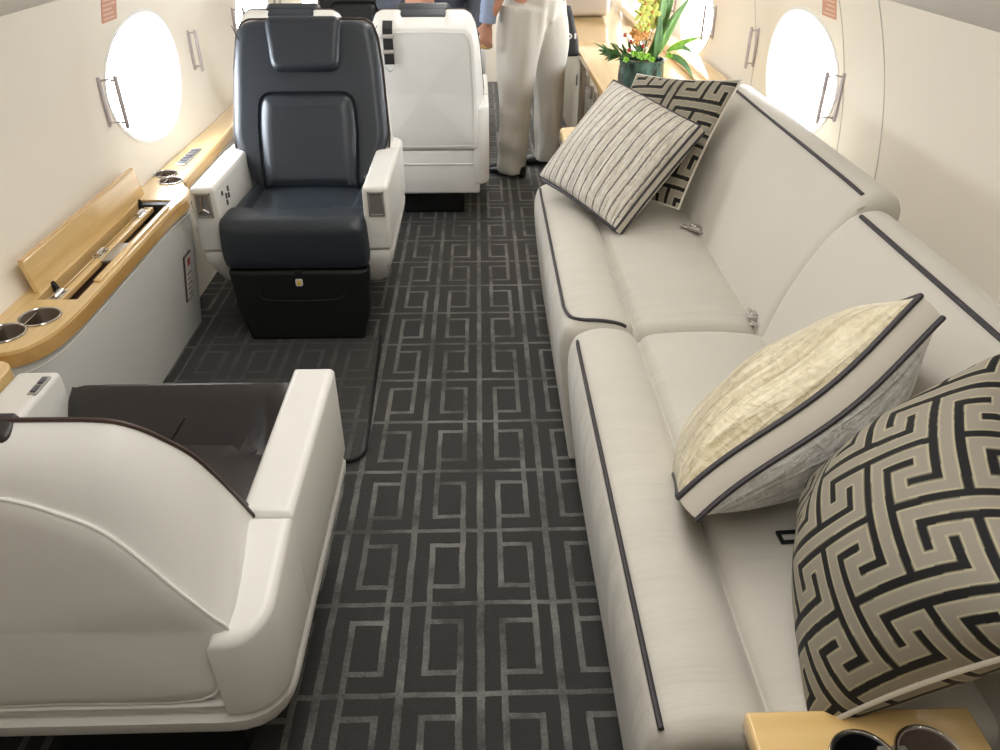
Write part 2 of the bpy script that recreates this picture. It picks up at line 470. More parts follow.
# floor, ceiling, valances, bulkheads
fl = box('floor', -1.16, 1.13, Y0 - .0, Y1 + .0, -.06, 0, 'carpet', r=0); tag(fl, kind='structure')
def strip(name, prof, m, th=.02):
    """profile in (x, z) run along the cabin"""
    bm = bmesh.new()
    n = len(prof)
    poly = [Vector(p) for p in prof]
    off = []
    for i in range(n):
        a, b = poly[max(0, i - 1)], poly[min(n - 1, i + 1)]
        t = (b - a).normalized(); off.append(poly[i] + Vector((-t.y, t.x)) * th)
    full = poly + off[::-1]
    add_rings(bm, [[(p.x, y, p.y) for p in full] for y in (Y0, Y1)])
    return tag(obj(name, bm, m), kind='structure')
cz = [(XC + .86 * math.cos(t), 1.50 + .34 * math.sin(t)) for t in np.linspace(0.02, PI - .02, 24)]
strip('ceiling', cz[::-1], 'ceil')
for s, nm in ((-1, 'left'), (1, 'right')):
    pr = [(XC + s * 1.122, 1.128), (XC + s * 1.095, 1.150), (XC + s * 1.02, 1.24), (XC + s * .90, 1.46), (XC + s * .86, 1.51)]
    strip('trim_1' if s < 0 else 'trim_2', pr if s > 0 else pr, 'valance', .015 * s * -1)
def bulkhead(name, y, door):
    bm = bmesh.new()
    pts = [(-1.16, 0), (1.13, 0), (1.13, 1.2), (.85, 1.62), (.4, 1.83), (-.43, 1.83), (-.88, 1.62), (-1.16, 1.2)]
    add_prism(bm, [Vector(p) for p in pts], XZ, y, y + .05)
    return tag(obj(name, bm, 'wall', smooth=False), kind='structure')
bulkhead('wall_front', Y1, True); bulkhead('wall_back', Y0 - .05, False)
# panel joints of the side lining
def seam(name, pts):
    o = tube(name, catmull(pts, 5), .0016, 'seam', n=6); return tag(o, kind='structure')
def seam_line(name, side, ya, yb):
    pts = []
    for q in range(9):
        z = .45 + q * .085; pts.append((XC + side * (math.sqrt(RW ** 2 - (z - ZC) ** 2) - .0006), ya + (yb - ya) * q / 8, z))
    return seam(name, pts)
seam_line('trim_3', 1, 2.33, 2.60); seam_line('trim_4', 1, 2.06, 2.31)
seam_line('trim_5', 1, 3.26, 3.50)

# red/pink wall placards
def placard(y0, y1, side, label):
    bm = bmesh.new(); n = 6
    z0, z1 = 1.028, 1.115
    P = lambda y, z, o: (XC + side * (math.sqrt(RW ** 2 - (z - ZC) ** 2) - o), y, z)
    zz = [z0 + (z1 - z0) * i / n for i in range(n + 1)]
    rings = [[P(y0, z, .0015), P(y1, z, .0015), P(y1, z, -.003), P(y0, z, -.003)] for z in zz]
    add_rings(bm, rings)
    o = obj('wall_placard', bm, 'placard')
    t = bmesh.new()
    for q in range(6):
        z = z0 + .010 + q * .013
        ya = y0 + .010; yb = y1 - .012 - (q % 3) * .014
        add_rings(t, [[P(ya, z - .003, .0022), P(yb, z - .003, .0022), P(yb, z - .003, .001), P(ya, z - .003, .001)], [P(ya, z + .002, .0022), P(yb, z + .002, .0022), P(yb, z + .002, .001), P(ya, z + .002, .001)]])
    obj('lettering', t, 'placard_txt', o)
    return tag(o, label, 'placard')
placard(2.585, 2.70, -1, 'small pink printed placard on the cream wall above the left window')
placard(2.605, 2.72, 1, 'small pink printed placard on the cream wall above the right window')
# ------------------------------------------------------------------ boolean cut on a finished mesh
def cut(o, bm):
    bmesh.ops.recalc_face_normals(bm, faces=bm.faces[:])
    me = bpy.data.meshes.new('cutter'); bm.to_mesh(me); bm.free()
    c = bpy.data.objects.new('cutter', me); C.objects.link(c)
    par = o.parent; o.parent = None; loc = o.location.copy(); o.location = (0, 0, 0)
    md = o.modifiers.new('b', 'BOOLEAN'); md.object = c; md.operation = 'DIFFERENCE'; md.solver = 'EXACT'
    bpy.context.view_layer.update()
    dg = bpy.context.evaluated_depsgraph_get()
    r = bpy.data.meshes.new_from_object(o.evaluated_get(dg))
    o.modifiers.clear(); o.data = r; o.parent = par; o.location = loc
    bpy.data.objects.remove(c); bpy.data.meshes.remove(me)
    r.polygons.foreach_set('use_smooth', [True] * len(r.polygons)); r.set_sharp_from_angle(angle=math.radians(35))
def cup_cutter(bm, x, y, z0, z1, r, n=40):
    return add_lathe(bm, [(r, z0), (r, z1)], n, (x, y, 0))
def cup(parent, x, y, z, r, m='cup_brown', depth=.06, name='cup_holder', reflection_line=True):
    bm = bmesh.new()
    add_lathe(bm, [(.001, -depth + .003), (r - .006, -depth + .003), (r - .001, -depth + .01), (r - .001, .001), (r + .004, .003), (r + .005, .0005), (r + .001, -.002), (r + .001, -depth - .002), (.001, -depth - .002)], 40, (x, y, z))
    h = obj(name, bm, m, parent)
    bm = bmesh.new(); bmesh.ops.create_circle
    add_tube(bm, [(x + (r + .003) * math.cos(t), y + (r + .003) * math.sin(t), z + .002) for t in np.linspace(0, 2 * PI, 40, endpoint=False)], .0022, 6, True)
    obj('rim', bm, 'chrome', h)
    return h

# ------------------------------------------------------------------ left side ledge with its stowed table
led = empty('side_ledge', (-1.07, 2.4, 0)); LO = Vector((-1.07, 2.4, 0))
tag(led, 'maple-topped side ledge with open table lid and pale panel along the left wall', 'ledge')
def L(name, bm, m, parent=None, smooth=True):
    for v in bm.verts: v.co -= LO
    return obj(name, bm, m, parent or led, smooth)
outer = [(-1.155, 1.445), (-1.08, 1.447), (-1.035, 1.462), (-1.003, 1.50), (-.984, 1.56), (-.977, 1.66), (-.976, 1.80), (-.976, 2.30), (-.968, 2.40), (-.970, 2.46), (-.985, 2.515), (-1.015, 2.56), (-1.032, 2.64), (-1.036, 2.9), (-1.048, 3.3), (-1.078, 3.7), (-1.082, 4.6), (-1.145, 4.6)]
sm = [Vector(p) for p in outer[:1]] + [Vector((p.x, p.y)) for p in catmull([(a, b, 0) for a, b in outer[1:-1]], 4)] + [Vector(outer[-1])]
bm = bmesh.new(); add_prism(bm, sm, XY, .487, .53, .004, 2)
wt = obj('worktop', bm, 'maple')
cb = bmesh.new(); add_box(cb, -1.105, -1.0035, 1.705, 2.405, .40, .60)
CUPS = [(-1.052, 1.615, .043), (-1.096, 1.537, .043), (-1.112, 2.665, .037), (-1.070, 2.590, .037)]
for x, y, r in CUPS: cup_cutter(cb, x, y, .40, .60, r)
cut(wt, cb)
for v in wt.data.vertices: v.co -= LO
wt.parent = led
# darker edge banding
bm = bmesh.new()
rings = []
for p in sm[1:-1]:
    rings.append([(p.x + .0012, p.y, .489), (p.x + .0022, p.y - .0005, .505), (p.x + .0018, p.y - .0005, .522), (p.x - .004, p.y + .002, .522), (p.x - .004, p.y + .002, .489)])
add_rings(bm, rings); L('edge_band', bm, 'maple_dark')
# pale lower panel, leaning in towards the floor
bm = bmesh.new(); rings = []
pp = [p for p in sm if p.y < 2.62]
for i, p in enumerate(pp):
    e = .013; p = Vector((min(p.x, -.9765), p.y))
    yb = 1.45 + (p.y - 1.45) * 1.055
    rings.append([(p.x - e, p.y, .487), (p.x - e - .010, p.y + (yb - p.y) * .25, .40), (p.x - e - .040, p.y + (yb - p.y) * .6, .20), (p.x - e - .075, yb, 0.004), (p.x - e - .087, yb, .004), (p.x - e - .052, p.y + (yb - p.y) * .6, .20), (p.x - e - .013, p.y, .487)])
add_rings(bm, rings); sp_ = L('side_panel', bm, 'panel_lea')
bm = bmesh.new()
add_tube(bm, [(p.x - .016, p.y - .001, .463) for p in pp if 1.46 < p.y < 2.5], .0016, 6); L('stitching', bm, 'white_lea', sp_)
for v in sp_.children[0].data.vertices: pass
# recess below the lid
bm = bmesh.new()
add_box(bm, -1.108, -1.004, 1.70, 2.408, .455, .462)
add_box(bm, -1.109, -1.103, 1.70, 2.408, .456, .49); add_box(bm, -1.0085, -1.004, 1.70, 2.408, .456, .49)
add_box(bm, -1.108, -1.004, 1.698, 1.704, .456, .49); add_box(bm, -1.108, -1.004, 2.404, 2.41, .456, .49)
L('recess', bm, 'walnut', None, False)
tb = bmesh.new(); add_box(tb, -1.082, -1.052, 1.708, 2.365, .504, .522, .004)
tbl = L('table_leaf', tb, 'maple')
tb = bmesh.new(); add_box(tb, -1.0715, -1.0695, 1.71, 2.36, .5205, .5228); L('leaf_joint', tb, 'walnut', tbl)
for y in (1.745, 2.0, 2.30):
    bm = bmesh.new()
    add_box(bm, -1.085, -1.056, y - .03, y + .03, .5215, .5245, .001)
    add_tube(bm, [(-1.0705, y - .022, .527), (-1.0705, y + .022, .527)], .006, 8)
    for dy in (-.018, .018):
        for dx in (-.009, .009): add_lathe(bm, [(.003, .5245), (.003, .527), (.001, .5272)], 8, (-1.0705 + dx, y + dy, 0))
    L('hinge', bm, 'chrome', tbl)
bm = bmesh.new(); add_box(bm, -1.0035, -.985, 1.80, 2.33, .5285, .538, .004); L('front_rail', bm, 'maple')
bm = bmesh.new(); add_box(bm, -1.050, -1.016, 1.955, 2.075, .512, .522, .002); L('latch_plate', bm, 'steel')
bm = bmesh.new(); add_box(bm, -1.104, -1.005, 2.372, 2.404, .44, .525, .003); L('stop_block', bm, 'black')
# raised lid against the wall
bm = bmesh.new()
q = [(1.742, 0), (2.462, 0), (2.462, .108), (1.742, .108)]
add_prism(bm, round_poly(q, .006, 3), lambda u, v, d: (-1.117 - v * .16 + d, u, .508 + v), -.007, .007, .002, 2)
lid = L('table_lid', bm, 'maple')
bm = bmesh.new(); add_prism(bm, [(1.742, .1075), (2.462, .1075), (2.462, .1095), (1.742, .1095)], lambda u, v, d: (-1.117 - v * .16 + d, u, .508 + v), -.006, .006); L('lid_edge', bm, 'maple_dark', lid)
for y in (1.79, 2.385):
    bm = bmesh.new(); add_prism(bm, [(-1.104, .50), (-1.078, .50), (-1.104, .538)], XZ, y - .006, y + .006, .001, 2); L('lid_bracket', bm, 'black', lid)
for x, y, r in CUPS:
    bm = bmesh.new(); c = cup(led, x - LO.x, y - LO.y, .530, r)
    bm = bmesh.new(); add_box(bm, x - r * .5 - .001, x - r * .5 + .001, y - r * .8, y + r * .8, .475, .5285); t = L('reflection_line', bm, 'chrome', c)  # chrome strip added to draw a reflected line inside the cup
# switch panel set into the ledge top
bm = bmesh.new(); add_box(bm, -1.112, -1.074, 2.76, 2.965, .528, .534, .002); swp = L('switch_panel', bm, 'steel')
for i in range(6):
    bm = bmesh.new(); y = 2.785 + i * .031
    add_box(bm, -1.107, -1.079, y - .011, y + .011, .533, .537, .0015); L('switch_button', bm, 'switch', swp)
# framed notice on the lower panel
def onpanel(u, v, d):   # u along y, v height
    xs = -.989 - .075 * (1 - v / .487) - .003 * (v - .2) + d
    return (xs + .004, u, v)
bm = bmesh.new(); add_prism(bm, [(2.385, .165), (2.452, .165), (2.452, .335), (2.385, .335)], onpanel, .001, .006, .001, 2); nb = L('notice_frame', bm, 'ink')
bm = bmesh.new(); add_prism(bm, [(2.391, .172), (2.446, .172), (2.446, .328), (2.391, .328)], onpanel, .004, .0072); L('notice_card', bm, 'label_w', nb)
bm = bmesh.new()
add_prism(bm, [(2.408, .292), (2.432, .292), (2.432, .318), (2.408, .318)], onpanel, .006, .008); L('notice_symbol', bm, 'red', nb)
bm = bmesh.new()
for i in range(5):
    z = .185 + i * .019; add_prism(bm, [(2.402, z), (2.438 - (i % 2) * .008, z), (2.438 - (i % 2) * .008, z + .005), (2.402, z + .005)], onpanel, .006, .0078)
L('lettering', bm, 'ink', nb)

# neighbouring ledge that starts at the lower left of the view
l2 = empty('side_ledge', (-1.09, .6, 0)); LO = Vector((-1.09, .6, 0))
tag(l2, 'near maple ledge end with white panel beside the near armchair', 'ledge')
poly = round_poly([(-1.128, -1.0), (-1.015, -1.0), (-1.015, 1.432), (-1.128, 1.432)], [.001, .001, .05, .001], 6)
bm = bmesh.new(); add_prism(bm, poly, XY, .480, .525, .006, 3); L('worktop', bm, 'maple', l2)
poly = round_poly([(-1.112, -1.0), (-1.03, -1.0), (-1.03, 1.428), (-1.112, 1.428)], [.001, .001, .05, .001], 6)
bm = bmesh.new(); add_prism(bm, poly, lambda u, v, d: (max(u - .07 * (1 - d / .48), -1.112), v, d), .004, .480); L('side_panel', bm, 'white_lea', l2)

# ------------------------------------------------------------------ club armchairs (front of the seat faces local -y)
SB = Vector((0, .41, .42)); SD = Vector((0, .386, .923)); SN = Vector((0, -.923, .386))
HS = 1.; BW = 1.
def back3(u, v, d): return SB + SD * (v * (HS if v > 0 else 1)) + SN * d + Vector((u * BW, 0, 0))
def sym(half):      # mirror a right-hand half outline (bottom -> top) to a full loop
    return [Vector(p) for p in half] + [Vector((-p[0], p[1])) for p in reversed(half)]
def seat_mesh(hb, side_b, pad=.437, b0=.085, b1=.125):
    bm = bmesh.new(); n = 72
    b = resample(round_poly([(-.246, -.045), (.246, -.045), (.228, .45), (-.228, .45)], [.035, .035, .03, .03], 6), n)
    c = Vector((0, .2))
    def ss(a, b_, x):
        t = min(1, max(0, (x - a) / (b_ - a))); return t * t * (3 - 2 * t)
    def top(x, y, e):
        z = pad
        fb = 1 - ss(b0, b1, y); sb = ss(.165, .195, abs(x))
        z += hb * max(fb * ss(-.05, .0, y) ** .5, 0)
        z = max(z, pad + side_b * sb)
        # pillow crown on the pad, groove where it meets the bolsters
        z += .010 * (1 - (x / .19) ** 2) * (1 - fb) * (1 - sb) if abs(x) < .19 else 0
        z -= .012 * math.exp(-((y - (b1 - .015)) / .010) ** 2) * (1 - sb)
        z -= .008 * math.exp(-((abs(x) - .178) / .008) ** 2) * (1 - fb)
        return z
    rings = []
    for s in (0.02, .1, .2, .3, .4, .5, .58, .65, .70, .74, .77, .80, .83, .86, .89, .92, .95, .97, .985, .995, 1.0):
        e = max(0, (s - .90) / .10); r = []
        for p in b:
            q = c + (p - c) * s; z = top(q.x, q.y, e) - .032 * (1 - math.sqrt(max(0, 1 - e * e)))
            r.append((q.x, q.y, z))
        rings.append(r)
    for z, sc in ((.36, 1.012), (.33, 1.01), (.305, .995), (.293, .97), (.29, .9)):
        rings.append([(c.x + (p.x - c.x) * sc, c.y + (p.y - c.y) * sc, z) for p in b])
    return add_rings(bm, rings)

def make_chair(loc, rz, label, lea='dark_lea', boxy=False, hb=.028, side_b=.012, extras=(), hs=1., wx=1., bw=1., head=True, pad=.437, b0=.085, b1=.125, fd=.012, drop=.10):
    global HS, BW
    HS = hs; BW = bw
    r = empty('armchair', loc, rz); r.scale = (wx, 1, 1); tag(r, label, 'armchair')
    box('plinth', -.175, .175, .09, .50, 0.002, .19, 'black', r, .01)
    ay0 = .338
    if boxy:
        ay0 = .19
        bm = bmesh.new(); add_box(bm, -.268, .268, .03, .638, .146, .355, .012); obj('skirt', bm, 'white_lea', r)
    # lower skirt: tapers in towards the floor
    bm = bmesh.new()
    pl = lambda hx, ya, yb, rr: resample(round_poly([(-hx, ya), (hx, ya), (hx, yb), (-hx, yb)], [.012, .012, rr, rr], 6), 96)
    rings = [[(p.x, p.y, z) for p in pl(hx, ya, yb, rr)] for z, hx, ya, yb, rr in ((.335, .318, .012, .635, .09), (.325, .322, .008, .642, .09), (.300, .320, .010, .638, .09), (.255, .306, .03, .612, .09), (.205, .288, .06, .575, .08), (.195, .278, .07, .56, .07))]
    if not boxy: add_rings(bm, rings); obj('skirt', bm, 'white_lea', r)
    # arms
    for s in (1, -1):
        bm = bmesh.new()
        poly = round_poly([(.238, .002), (.323, .002), (.323, .434), (.238, .434)], [.006, .012, .001, .001], 3)
        add_prism(bm, [Vector((p.x * s, p.y)) for p in poly], XY, ay0, .56, .014, 4)
        a = obj('armrest', bm, 'white_lea', r)
        bm = bmesh.new()
        poly = round_poly([(.238, .436), (.323, .436), (.323, .60), (.29, .64), (.238, .645)], [.001, .001, .09, .03, .001], 6)
        add_prism(bm, [Vector((p.x * s, p.y)) for p in poly], XY, ay0, .557, .014, 4)
        for v in bm.verts:
            if v.co.z > .45: v.co.z -= drop * max(0, v.co.y - .47) ** 1.25
        obj('arm_rear', bm, 'white_lea', r)
        if 'recess' in extras:
            bm = bmesh.new(); x0, x1 = sorted((s * .256, s * .309))
            for (xa, xb, za, zb) in ((x0, x0 + .006, .462, .545), (x1 - .006, x1, .462, .545), (x0, x1, .462, .469), (x0, x1, .538, .545)):
                add_box(bm, xa, xb, -.004, .006, za, zb, .0012, 2)
            fr = obj('stowage_frame', bm, 'steel', a)
            box('stowage_back', x0 + .004, x1 - .004, -.001, .004, .466, .541, 'dark_steel', fr, 0)
            if s < 0: 
                bm = bmesh.new(); add_tube(bm, [(s * .285, -.004, .535), (s * .287, -.006, .49)], .003, 6); add_tube(bm, [(s * .300, -.005, .482), (s * .283, -.007, .492), (s * .268, -.005, .480)], .004, 6)
                obj('stowage_latch', bm, 'chrome', fr)
    if 'buttons' in extras:   # small controls on the inner face of one arm
        for (y, z, h, w) in ((.065, .522, .014, .012), (.130, .516, .018, .013), (.128, .494, .018, .013), (.102, .500, .018, .013), (.100, .478, .018, .013)):
            bm = bmesh.new(); add_box(bm, -.2405, -.2345, y - w / 2, y + w / 2, z - h / 2, z + h / 2, .002); obj('control_button', bm, 'ink', r)
    if 'top_switch' in extras:
        bm = bmesh.new(); add_box(bm, .242, .260, .028, .092, .558, .5625, .002); t = obj('switch_plate', bm, 'steel', r)
        box('switch_button', .246, .256, .034, .056, .562, .5655, 'switch', t, .001); box('switch_button', .246, .256, .064, .086, .562, .5655, 'switch', t, .001)
    # seat
    obj('seat_cushion', seat_mesh(hb, side_b, pad, b0, b1), lea, r)
    bm = bmesh.new()
    add_prism(bm, round_poly([(-.20, .004), (.20, .004), (.232, .12), (.240, .283), (-.240, .283), (-.232, .12)], [.01, .01, .03, .012, .012, .03], 4), XZ, -.034, .03, .018, 4)
    lr = obj('leg_rest', bm, 'black_lea', r)
    bm = bmesh.new(); add_tube(bm, catmull([(-.15, -.0345, .195), (-.13, -.035, .175), (-.06, -.0355, .168), (.06, -.0355, .168), (.13, -.035, .175), (.15, -.0345, .195)], 5), .0022, 6); obj('leg_rest_seam', bm, 'black', lr)
    if 'tag' in extras:
        bm = bmesh.new(); add_box(bm, -.012, .010, -.040, -.030, .255, .285, .003); st = obj('pull_strap', bm, 'black', lr)
        bm = bmesh.new(); add_prism(bm, round_poly([(-.013, .226), (.011, .226), (.011, .252), (-.013, .252)], .006, 3), XZ, -.041, -.034, .001, 2); obj('strap_tag', bm, 'label_w', lr)
        bm = bmesh.new(); add_prism(bm, round_poly([(-.007, .231), (.005, .231), (.005, .247), (-.007, .247)], .003, 3), XZ, -.0425, -.040, .0004, 2); obj('tag_print', bm, 'yellow', lr)
    # reclined back: leather front
    half = [(.195, -.02), (.262, .10), (.287, .178), (.270, .42), (.255, .53), (.236, .577), (.17, .590)]
    if not head: half = [(.195, -.02), (.25, .10), (.275, .175), (.235, .42), (.195, .51), (.165, .55), (.12, .565)]
    bm = bmesh.new()
    add_prism(bm, round_poly(sym(half), .028, 4), back3, (-.03 if head else .012), .056, .038, 6)
    bc = obj('backrest', bm, lea, r)
    bm = bmesh.new(); add_prism(bm, round_poly(sym([(.178, -.02), (.186, .22), (.172, .335)]), [.02, .08, .05, .05, .08, .02], 5), back3, .012, .092, .058, 8); obj('lumbar_pad', bm, lea, bc)
    if head: bm = bmesh.new(); add_prism(bm, round_poly(sym([(.122, .405), (.140, .592)]), [.040, .036, .036, .040], 5), back3, .02, .090, .026, 5); obj('headrest', bm, lea, bc)
    for s in (1, -1):
        bm = bmesh.new()
        add_tube(bm, [back3(s * .262, .565, .047), back3(s * .205, .45, .0535), back3(s * .225, .30, .0535), back3(s * .225, .10, .0535)], .0014, 5)
        obj('seam_stitching', bm, 'black_lea', bc)
    # shell behind it
    N = 160
    fh = [(.0, .085), (.262, .085), (.290, .115), (.297, .19), (.278, .43), (.258, .535), (.236, .580), (.205, .598), (.112, .598), (.106, .570), (0, .570)]
    if head and not boxy: fh = [(0, .085), (.258, .085), (.284, .12), (.290, .185), (.273, .43), (.258, .535), (.240, .580), (.212, .596), (.112, .598), (.106, .585), (0, .585)]
    if not head: fh = [(0, .085), (.262, .085), (.285, .10), (.284, .165), (.256, .43), (.222, .530), (.190, .578), (.155, .596), (.08, .600), (0, .600)]
    rh3 = (([(0, .375, .634), (.205, .378, .634), (.243, .44, .628), (.266, .512, .62), (.25, .545, .622), (.218, .60, .624), (.15, .70, .618), (.09, .738, .614), (.04, .757, .611), (0, .76, .61)] if not head else [(0, .50, .630), (.255, .50, .628), (.276, .515, .632), (.270, .56, .655), (.252, .66, .678), (.215, .735, .688), (.165, .79, .695), (.10, .835, .70), (0, .855, .70)]) if not boxy else
           [(0, .36, .645), (.255, .36, .645), (.262, .375, .645), (.262, .60, .65), (.256, .70, .665), (.252, .81, .685), (.244, .855, .695), (.215, .883, .70), (.11, .886, .70), (0, .886, .70)])
    if not head:
        rh3 = [tuple(q) for q in catmull(rh3, 4)]; fh = [(q.x, q.y) for q in catmull([(a, b, 0) for a, b in fh], 4)]
    def loop(half, k=3):
        P = [Vector(p) for p in half] + [Vector((-p[0],) + tuple(p[1:])) for p in reversed(half[1:-1])]
        P.append(P[0]); Ls = [0]
        for a, b in zip(P, P[1:]): Ls.append(Ls[-1] + (b - a).length)
        out = []; j = 0
        for i in range(N):
            d = Ls[-1] * i / N
            while j < len(Ls) - 2 and Ls[j + 1] < d: j += 1
            out.append(P[j].lerp(P[j + 1], (d - Ls[j]) / max(1e-9, Ls[j + 1] - Ls[j])))
        return out
    F = [back3(p.x, p.y, fd) for p in loop(fh)]
    Rr = [Vector((p.x, p.z, p.y)) for p in loop(rh3)]
    if not boxy: pass
    bm = bmesh.new(); cF = sum(F, Vector()) / N
    fr = [[cF + (p - cF) * .90 - SN * .03 for p in F], [cF + (p - cF) * .975 - SN * .006 for p in F], [p + SN * .001 for p in F]]
    for t in (.15, .35, .55, .75, .9, .97): fr.append([a.lerp(b, t) + (b - cF).normalized() * (.012 * math.sin(PI * t)) for a, b in zip(F, Rr)])
    fr.append(Rr)
    cR = sum(Rr, Vector()) / N
    for e, dy in ((.985, .004), (.96, .007), (.85, .010), (.6, .012), (.3, .013), (.02, .013)):
        fr.append([cR + (p - cR) * e + Vector((0, dy, 0)) for p in Rr])
    add_rings(bm, fr)
    sh = obj('back_shell', bm, 'white_lea', r)
    bm = bmesh.new(); add_tube(bm, [p + SN * .001 for p in F], .0036, 6, True); obj('edge_piping', bm, 'piping_brown', sh)
    if boxy:
        bm = bmesh.new(); Ri = [cR + (p - cR) * .93 + Vector((0, .0105, 0)) for p in Rr]
        add_tube(bm, Ri, .0022, 5, True); obj('panel_seam', bm, 'white_lea_b', sh)
    # dark pad showing in the notch between the shoulders
    hx, s0, s1, da = (.104, .535, (.574 if boxy else .586), -.055) if head else (.045, .56, .604, .0)
    bm = bmesh.new(); add_prism(bm, round_poly([(-hx, s0), (hx, s0), (hx, s1), (-hx, s1)], .012, 3), back3, da, .045, .014, 4); obj('headrest_top', bm, lea, sh)
    # lower back of the tub
    bm = bmesh.new()
    prof = [(.60, .20, .595), (.545, .245, .626), (.50, .262, .6325), (.42, .274, .6335), (.36, .282, .629), (.338, .286, .632)]
    if not boxy: rings = [[(p.x, p.y, z) for p in resample(round_poly([(-hx, .44), (hx, .44), (hx, yb), (-hx, yb)], [.002, .002, .05, .05], 6), 80)] for z, hx, yb in prof]
    if boxy:
        bm.free(); bm = bmesh.new(); add_tube(bm, [(-.262, .640, .290), (.262, .640, .290)], .0035, 6); obj('base_seam', bm, 'panel_lea', r)
        bm = bmesh.new(); add_box(bm, -.255, .255, .40, .60, .35, .50, .01); obj('lower_back', bm, 'white_lea', r)
    else:
        add_rings(bm, rings); lb = obj('lower_back', bm, 'white_lea', r)
        bm = bmesh.new(); add_tube(bm, catmull([(-.28, .615, .40), (-.262, .630, .368), (-.2, .634, .362), (0, .634, .362), (.2, .634, .362), (.262, .630, .368), (.28, .615, .40)], 6), .006, 8); obj('welt', bm, 'white_lea_b', lb)
        bm = bmesh.new(); add_tube(bm, [p + Vector((0, .003, 0)) for p in Rr], .0024, 6, True); obj('shell_seam', bm, 'white_lea_b', sh)
    if 'belt' in extras:      # shoulder strap hanging over the back
        bm = bmesh.new(); x = .172
        pts = [(x, .64, .912), (x, .68, .905), (x, .712, .882), (x, .716, .83), (x, .712, .77), (x, .709, .742)]
        rr = []
        for q in pts: rr.append([(q[0] - .024, q[1], q[2]), (q[0] + .024, q[1], q[2]), (q[0] + .024, q[1] + .006, q[2] + .003), (q[0] - .024, q[1] + .006, q[2] + .003)])
        add_rings(bm, rr); st = obj('shoulder_strap', bm, 'black', r)
        for z in (.855, .795):
            bm = bmesh.new(); add_box(bm, x - .030, x + .030, .712, .730, z - .008, z + .008, .003); obj('strap_buckle', bm, 'steel', st)
        bm = bmesh.new(); add_tube(bm, [(x + .015 * math.cos(t), .722, .735 + .018 * math.sin(t)) for t in np.linspace(PI, 2 * PI, 9)], .003, 6); obj('strap_hook', bm, 'steel', st)
    if 'lap_belt' in extras:
        bm = bmesh.new(); mt = Matrix.Translation((.215, .375, .475)) @ Euler((.2, -.5, .35)).to_matrix().to_4x4()
        t = bmesh.new(); add_box(t, -.024, .024, -.016, .016, -.007, .007, .004); merge(bm, t, mt); lbk = obj('lap_belt_buckle', bm, 'steel', r)
        t = bmesh.new(); add_box(t, -.10, -.02, .010, .018, -.022, .0, .002); bm = bmesh.new(); merge(bm, t, mt); obj('lap_belt_strap', bm, 'dark_lea', lbk)
        for x, z in ((-.125, .462), (-.055, .468)):
            bm = bmesh.new(); add_box(bm, x - .014, x + .014, .392, .402, z - .005, z + .006, .002); obj('belt_tongue', bm, 'chrome', r)
    return r
make_chair((-.63, 2.42, 0), 0, 'ivory armchair with charcoal leather seat facing the camera beside the left ledge', extras=('recess', 'buttons', 'tag', 'lap_belt'))
make_chair((-.63, 1.333, 0), PI, 'nearest ivory armchair, seen from behind, with dark seat', lea='brown_lea', hb=.12, side_b=.02, extras=('top_switch',), hs=.72, bw=.92, head=False, pad=.408, b0=-.03, b1=.10, fd=.03, drop=.42)
make_chair((-.235, 4.15, 0), PI, 'ivory armchair seen from behind next to the aisle, dark strap on its shoulder', boxy=True, wx=.85, hs=.94, extras=('belt',))
make_chair((-.79, 4.15, 0), PI, 'ivory armchair seen from behind, mostly hidden by the charcoal seat in front', boxy=True, wx=.85, hs=.94, extras=('belt',))

# carpet mat under the facing chairs
bm = bmesh.new()
poly = round_poly([(-1.02, 1.66), (-.345, 1.70), (-.372, 2.40), (-.54, 2.41), (-.54, 2.98), (-1.02, 2.98)], [.001, .06, .001, .001, .001, .001], 8)
add_prism(bm, poly, XY, .001, .010, .003, 3)
mt_ = tag(obj('floor_mat', bm, 'mat'), 'dark patterned carpet mat with bound edge under the armchairs', 'mat')
bm = bmesh.new(); add_tube(bm, [(p.x, p.y, .009) for p in [Vector((-1.0, 1.662))] + poly if p.x > -1.01 and p.y < 2.405], .0055, 6); obj('bound_edge', bm, 'black_lea', mt_)
# ------------------------------------------------------------------ sofa
sofa = empty('sofa', (.60, 1.62, 0)); SO = Vector((.60, 1.62, 0))
tag(sofa, 'long cream sofa with dark piping under the right-hand windows', 'sofa')
def SP(name, bm, m, parent=None):
    for v in bm.verts: v.co -= SO
    return obj(name, bm, m, parent or sofa)
def smooth_prof(p, k=5):
    return [Vector((q.x, q.y)) for q in catmull([(a, b, 0) for a, b in p], k, True)]
def sweep(prof, ya, yb, r):
    """soft cushion: XZ outline run from ya to yb, its ends rounded by r, crowned a little along its length"""
    return add_prism(bmesh.new(), prof, XZ, ya, yb, r, 6)
def seat_prof(dx, dz=0):
    top = [(.246 + dx, .012), (.228 + dx, .14), (.210 + dx, .28), (.203 + dx, .37), (.207 + dx, .42), (.222 + dx, .450 + dz), (.26 + dx * .8, .467 + dz), (.31, .470 + dz), (.355, .460 + dz), (.378, .442), (.388, .427), (.398, .439), (.43, .452), (.55, .457), (.66, .450), (.72, .435)]
    c = [Vector((q.x, q.y)) for q in catmull([(a, b, 0) for a, b in top], 4)]
    return c + [Vector((.74, .41)), Vector((.74, .10)), Vector((.60, .012))]
far_seat = SP('seat_cushion', sweep(seat_prof(-.006), 1.664, 2.75, .035), 'sofa_seat')
near_seat = SP('seat_cushion', sweep(seat_prof(.010), .568, 1.658, .035), 'sofa_seat')
def back_prof(pts):
    c = [Vector((q.x, q.y)) for q in catmull([(a, b, 0) for a, b in pts], 4)]
    return c
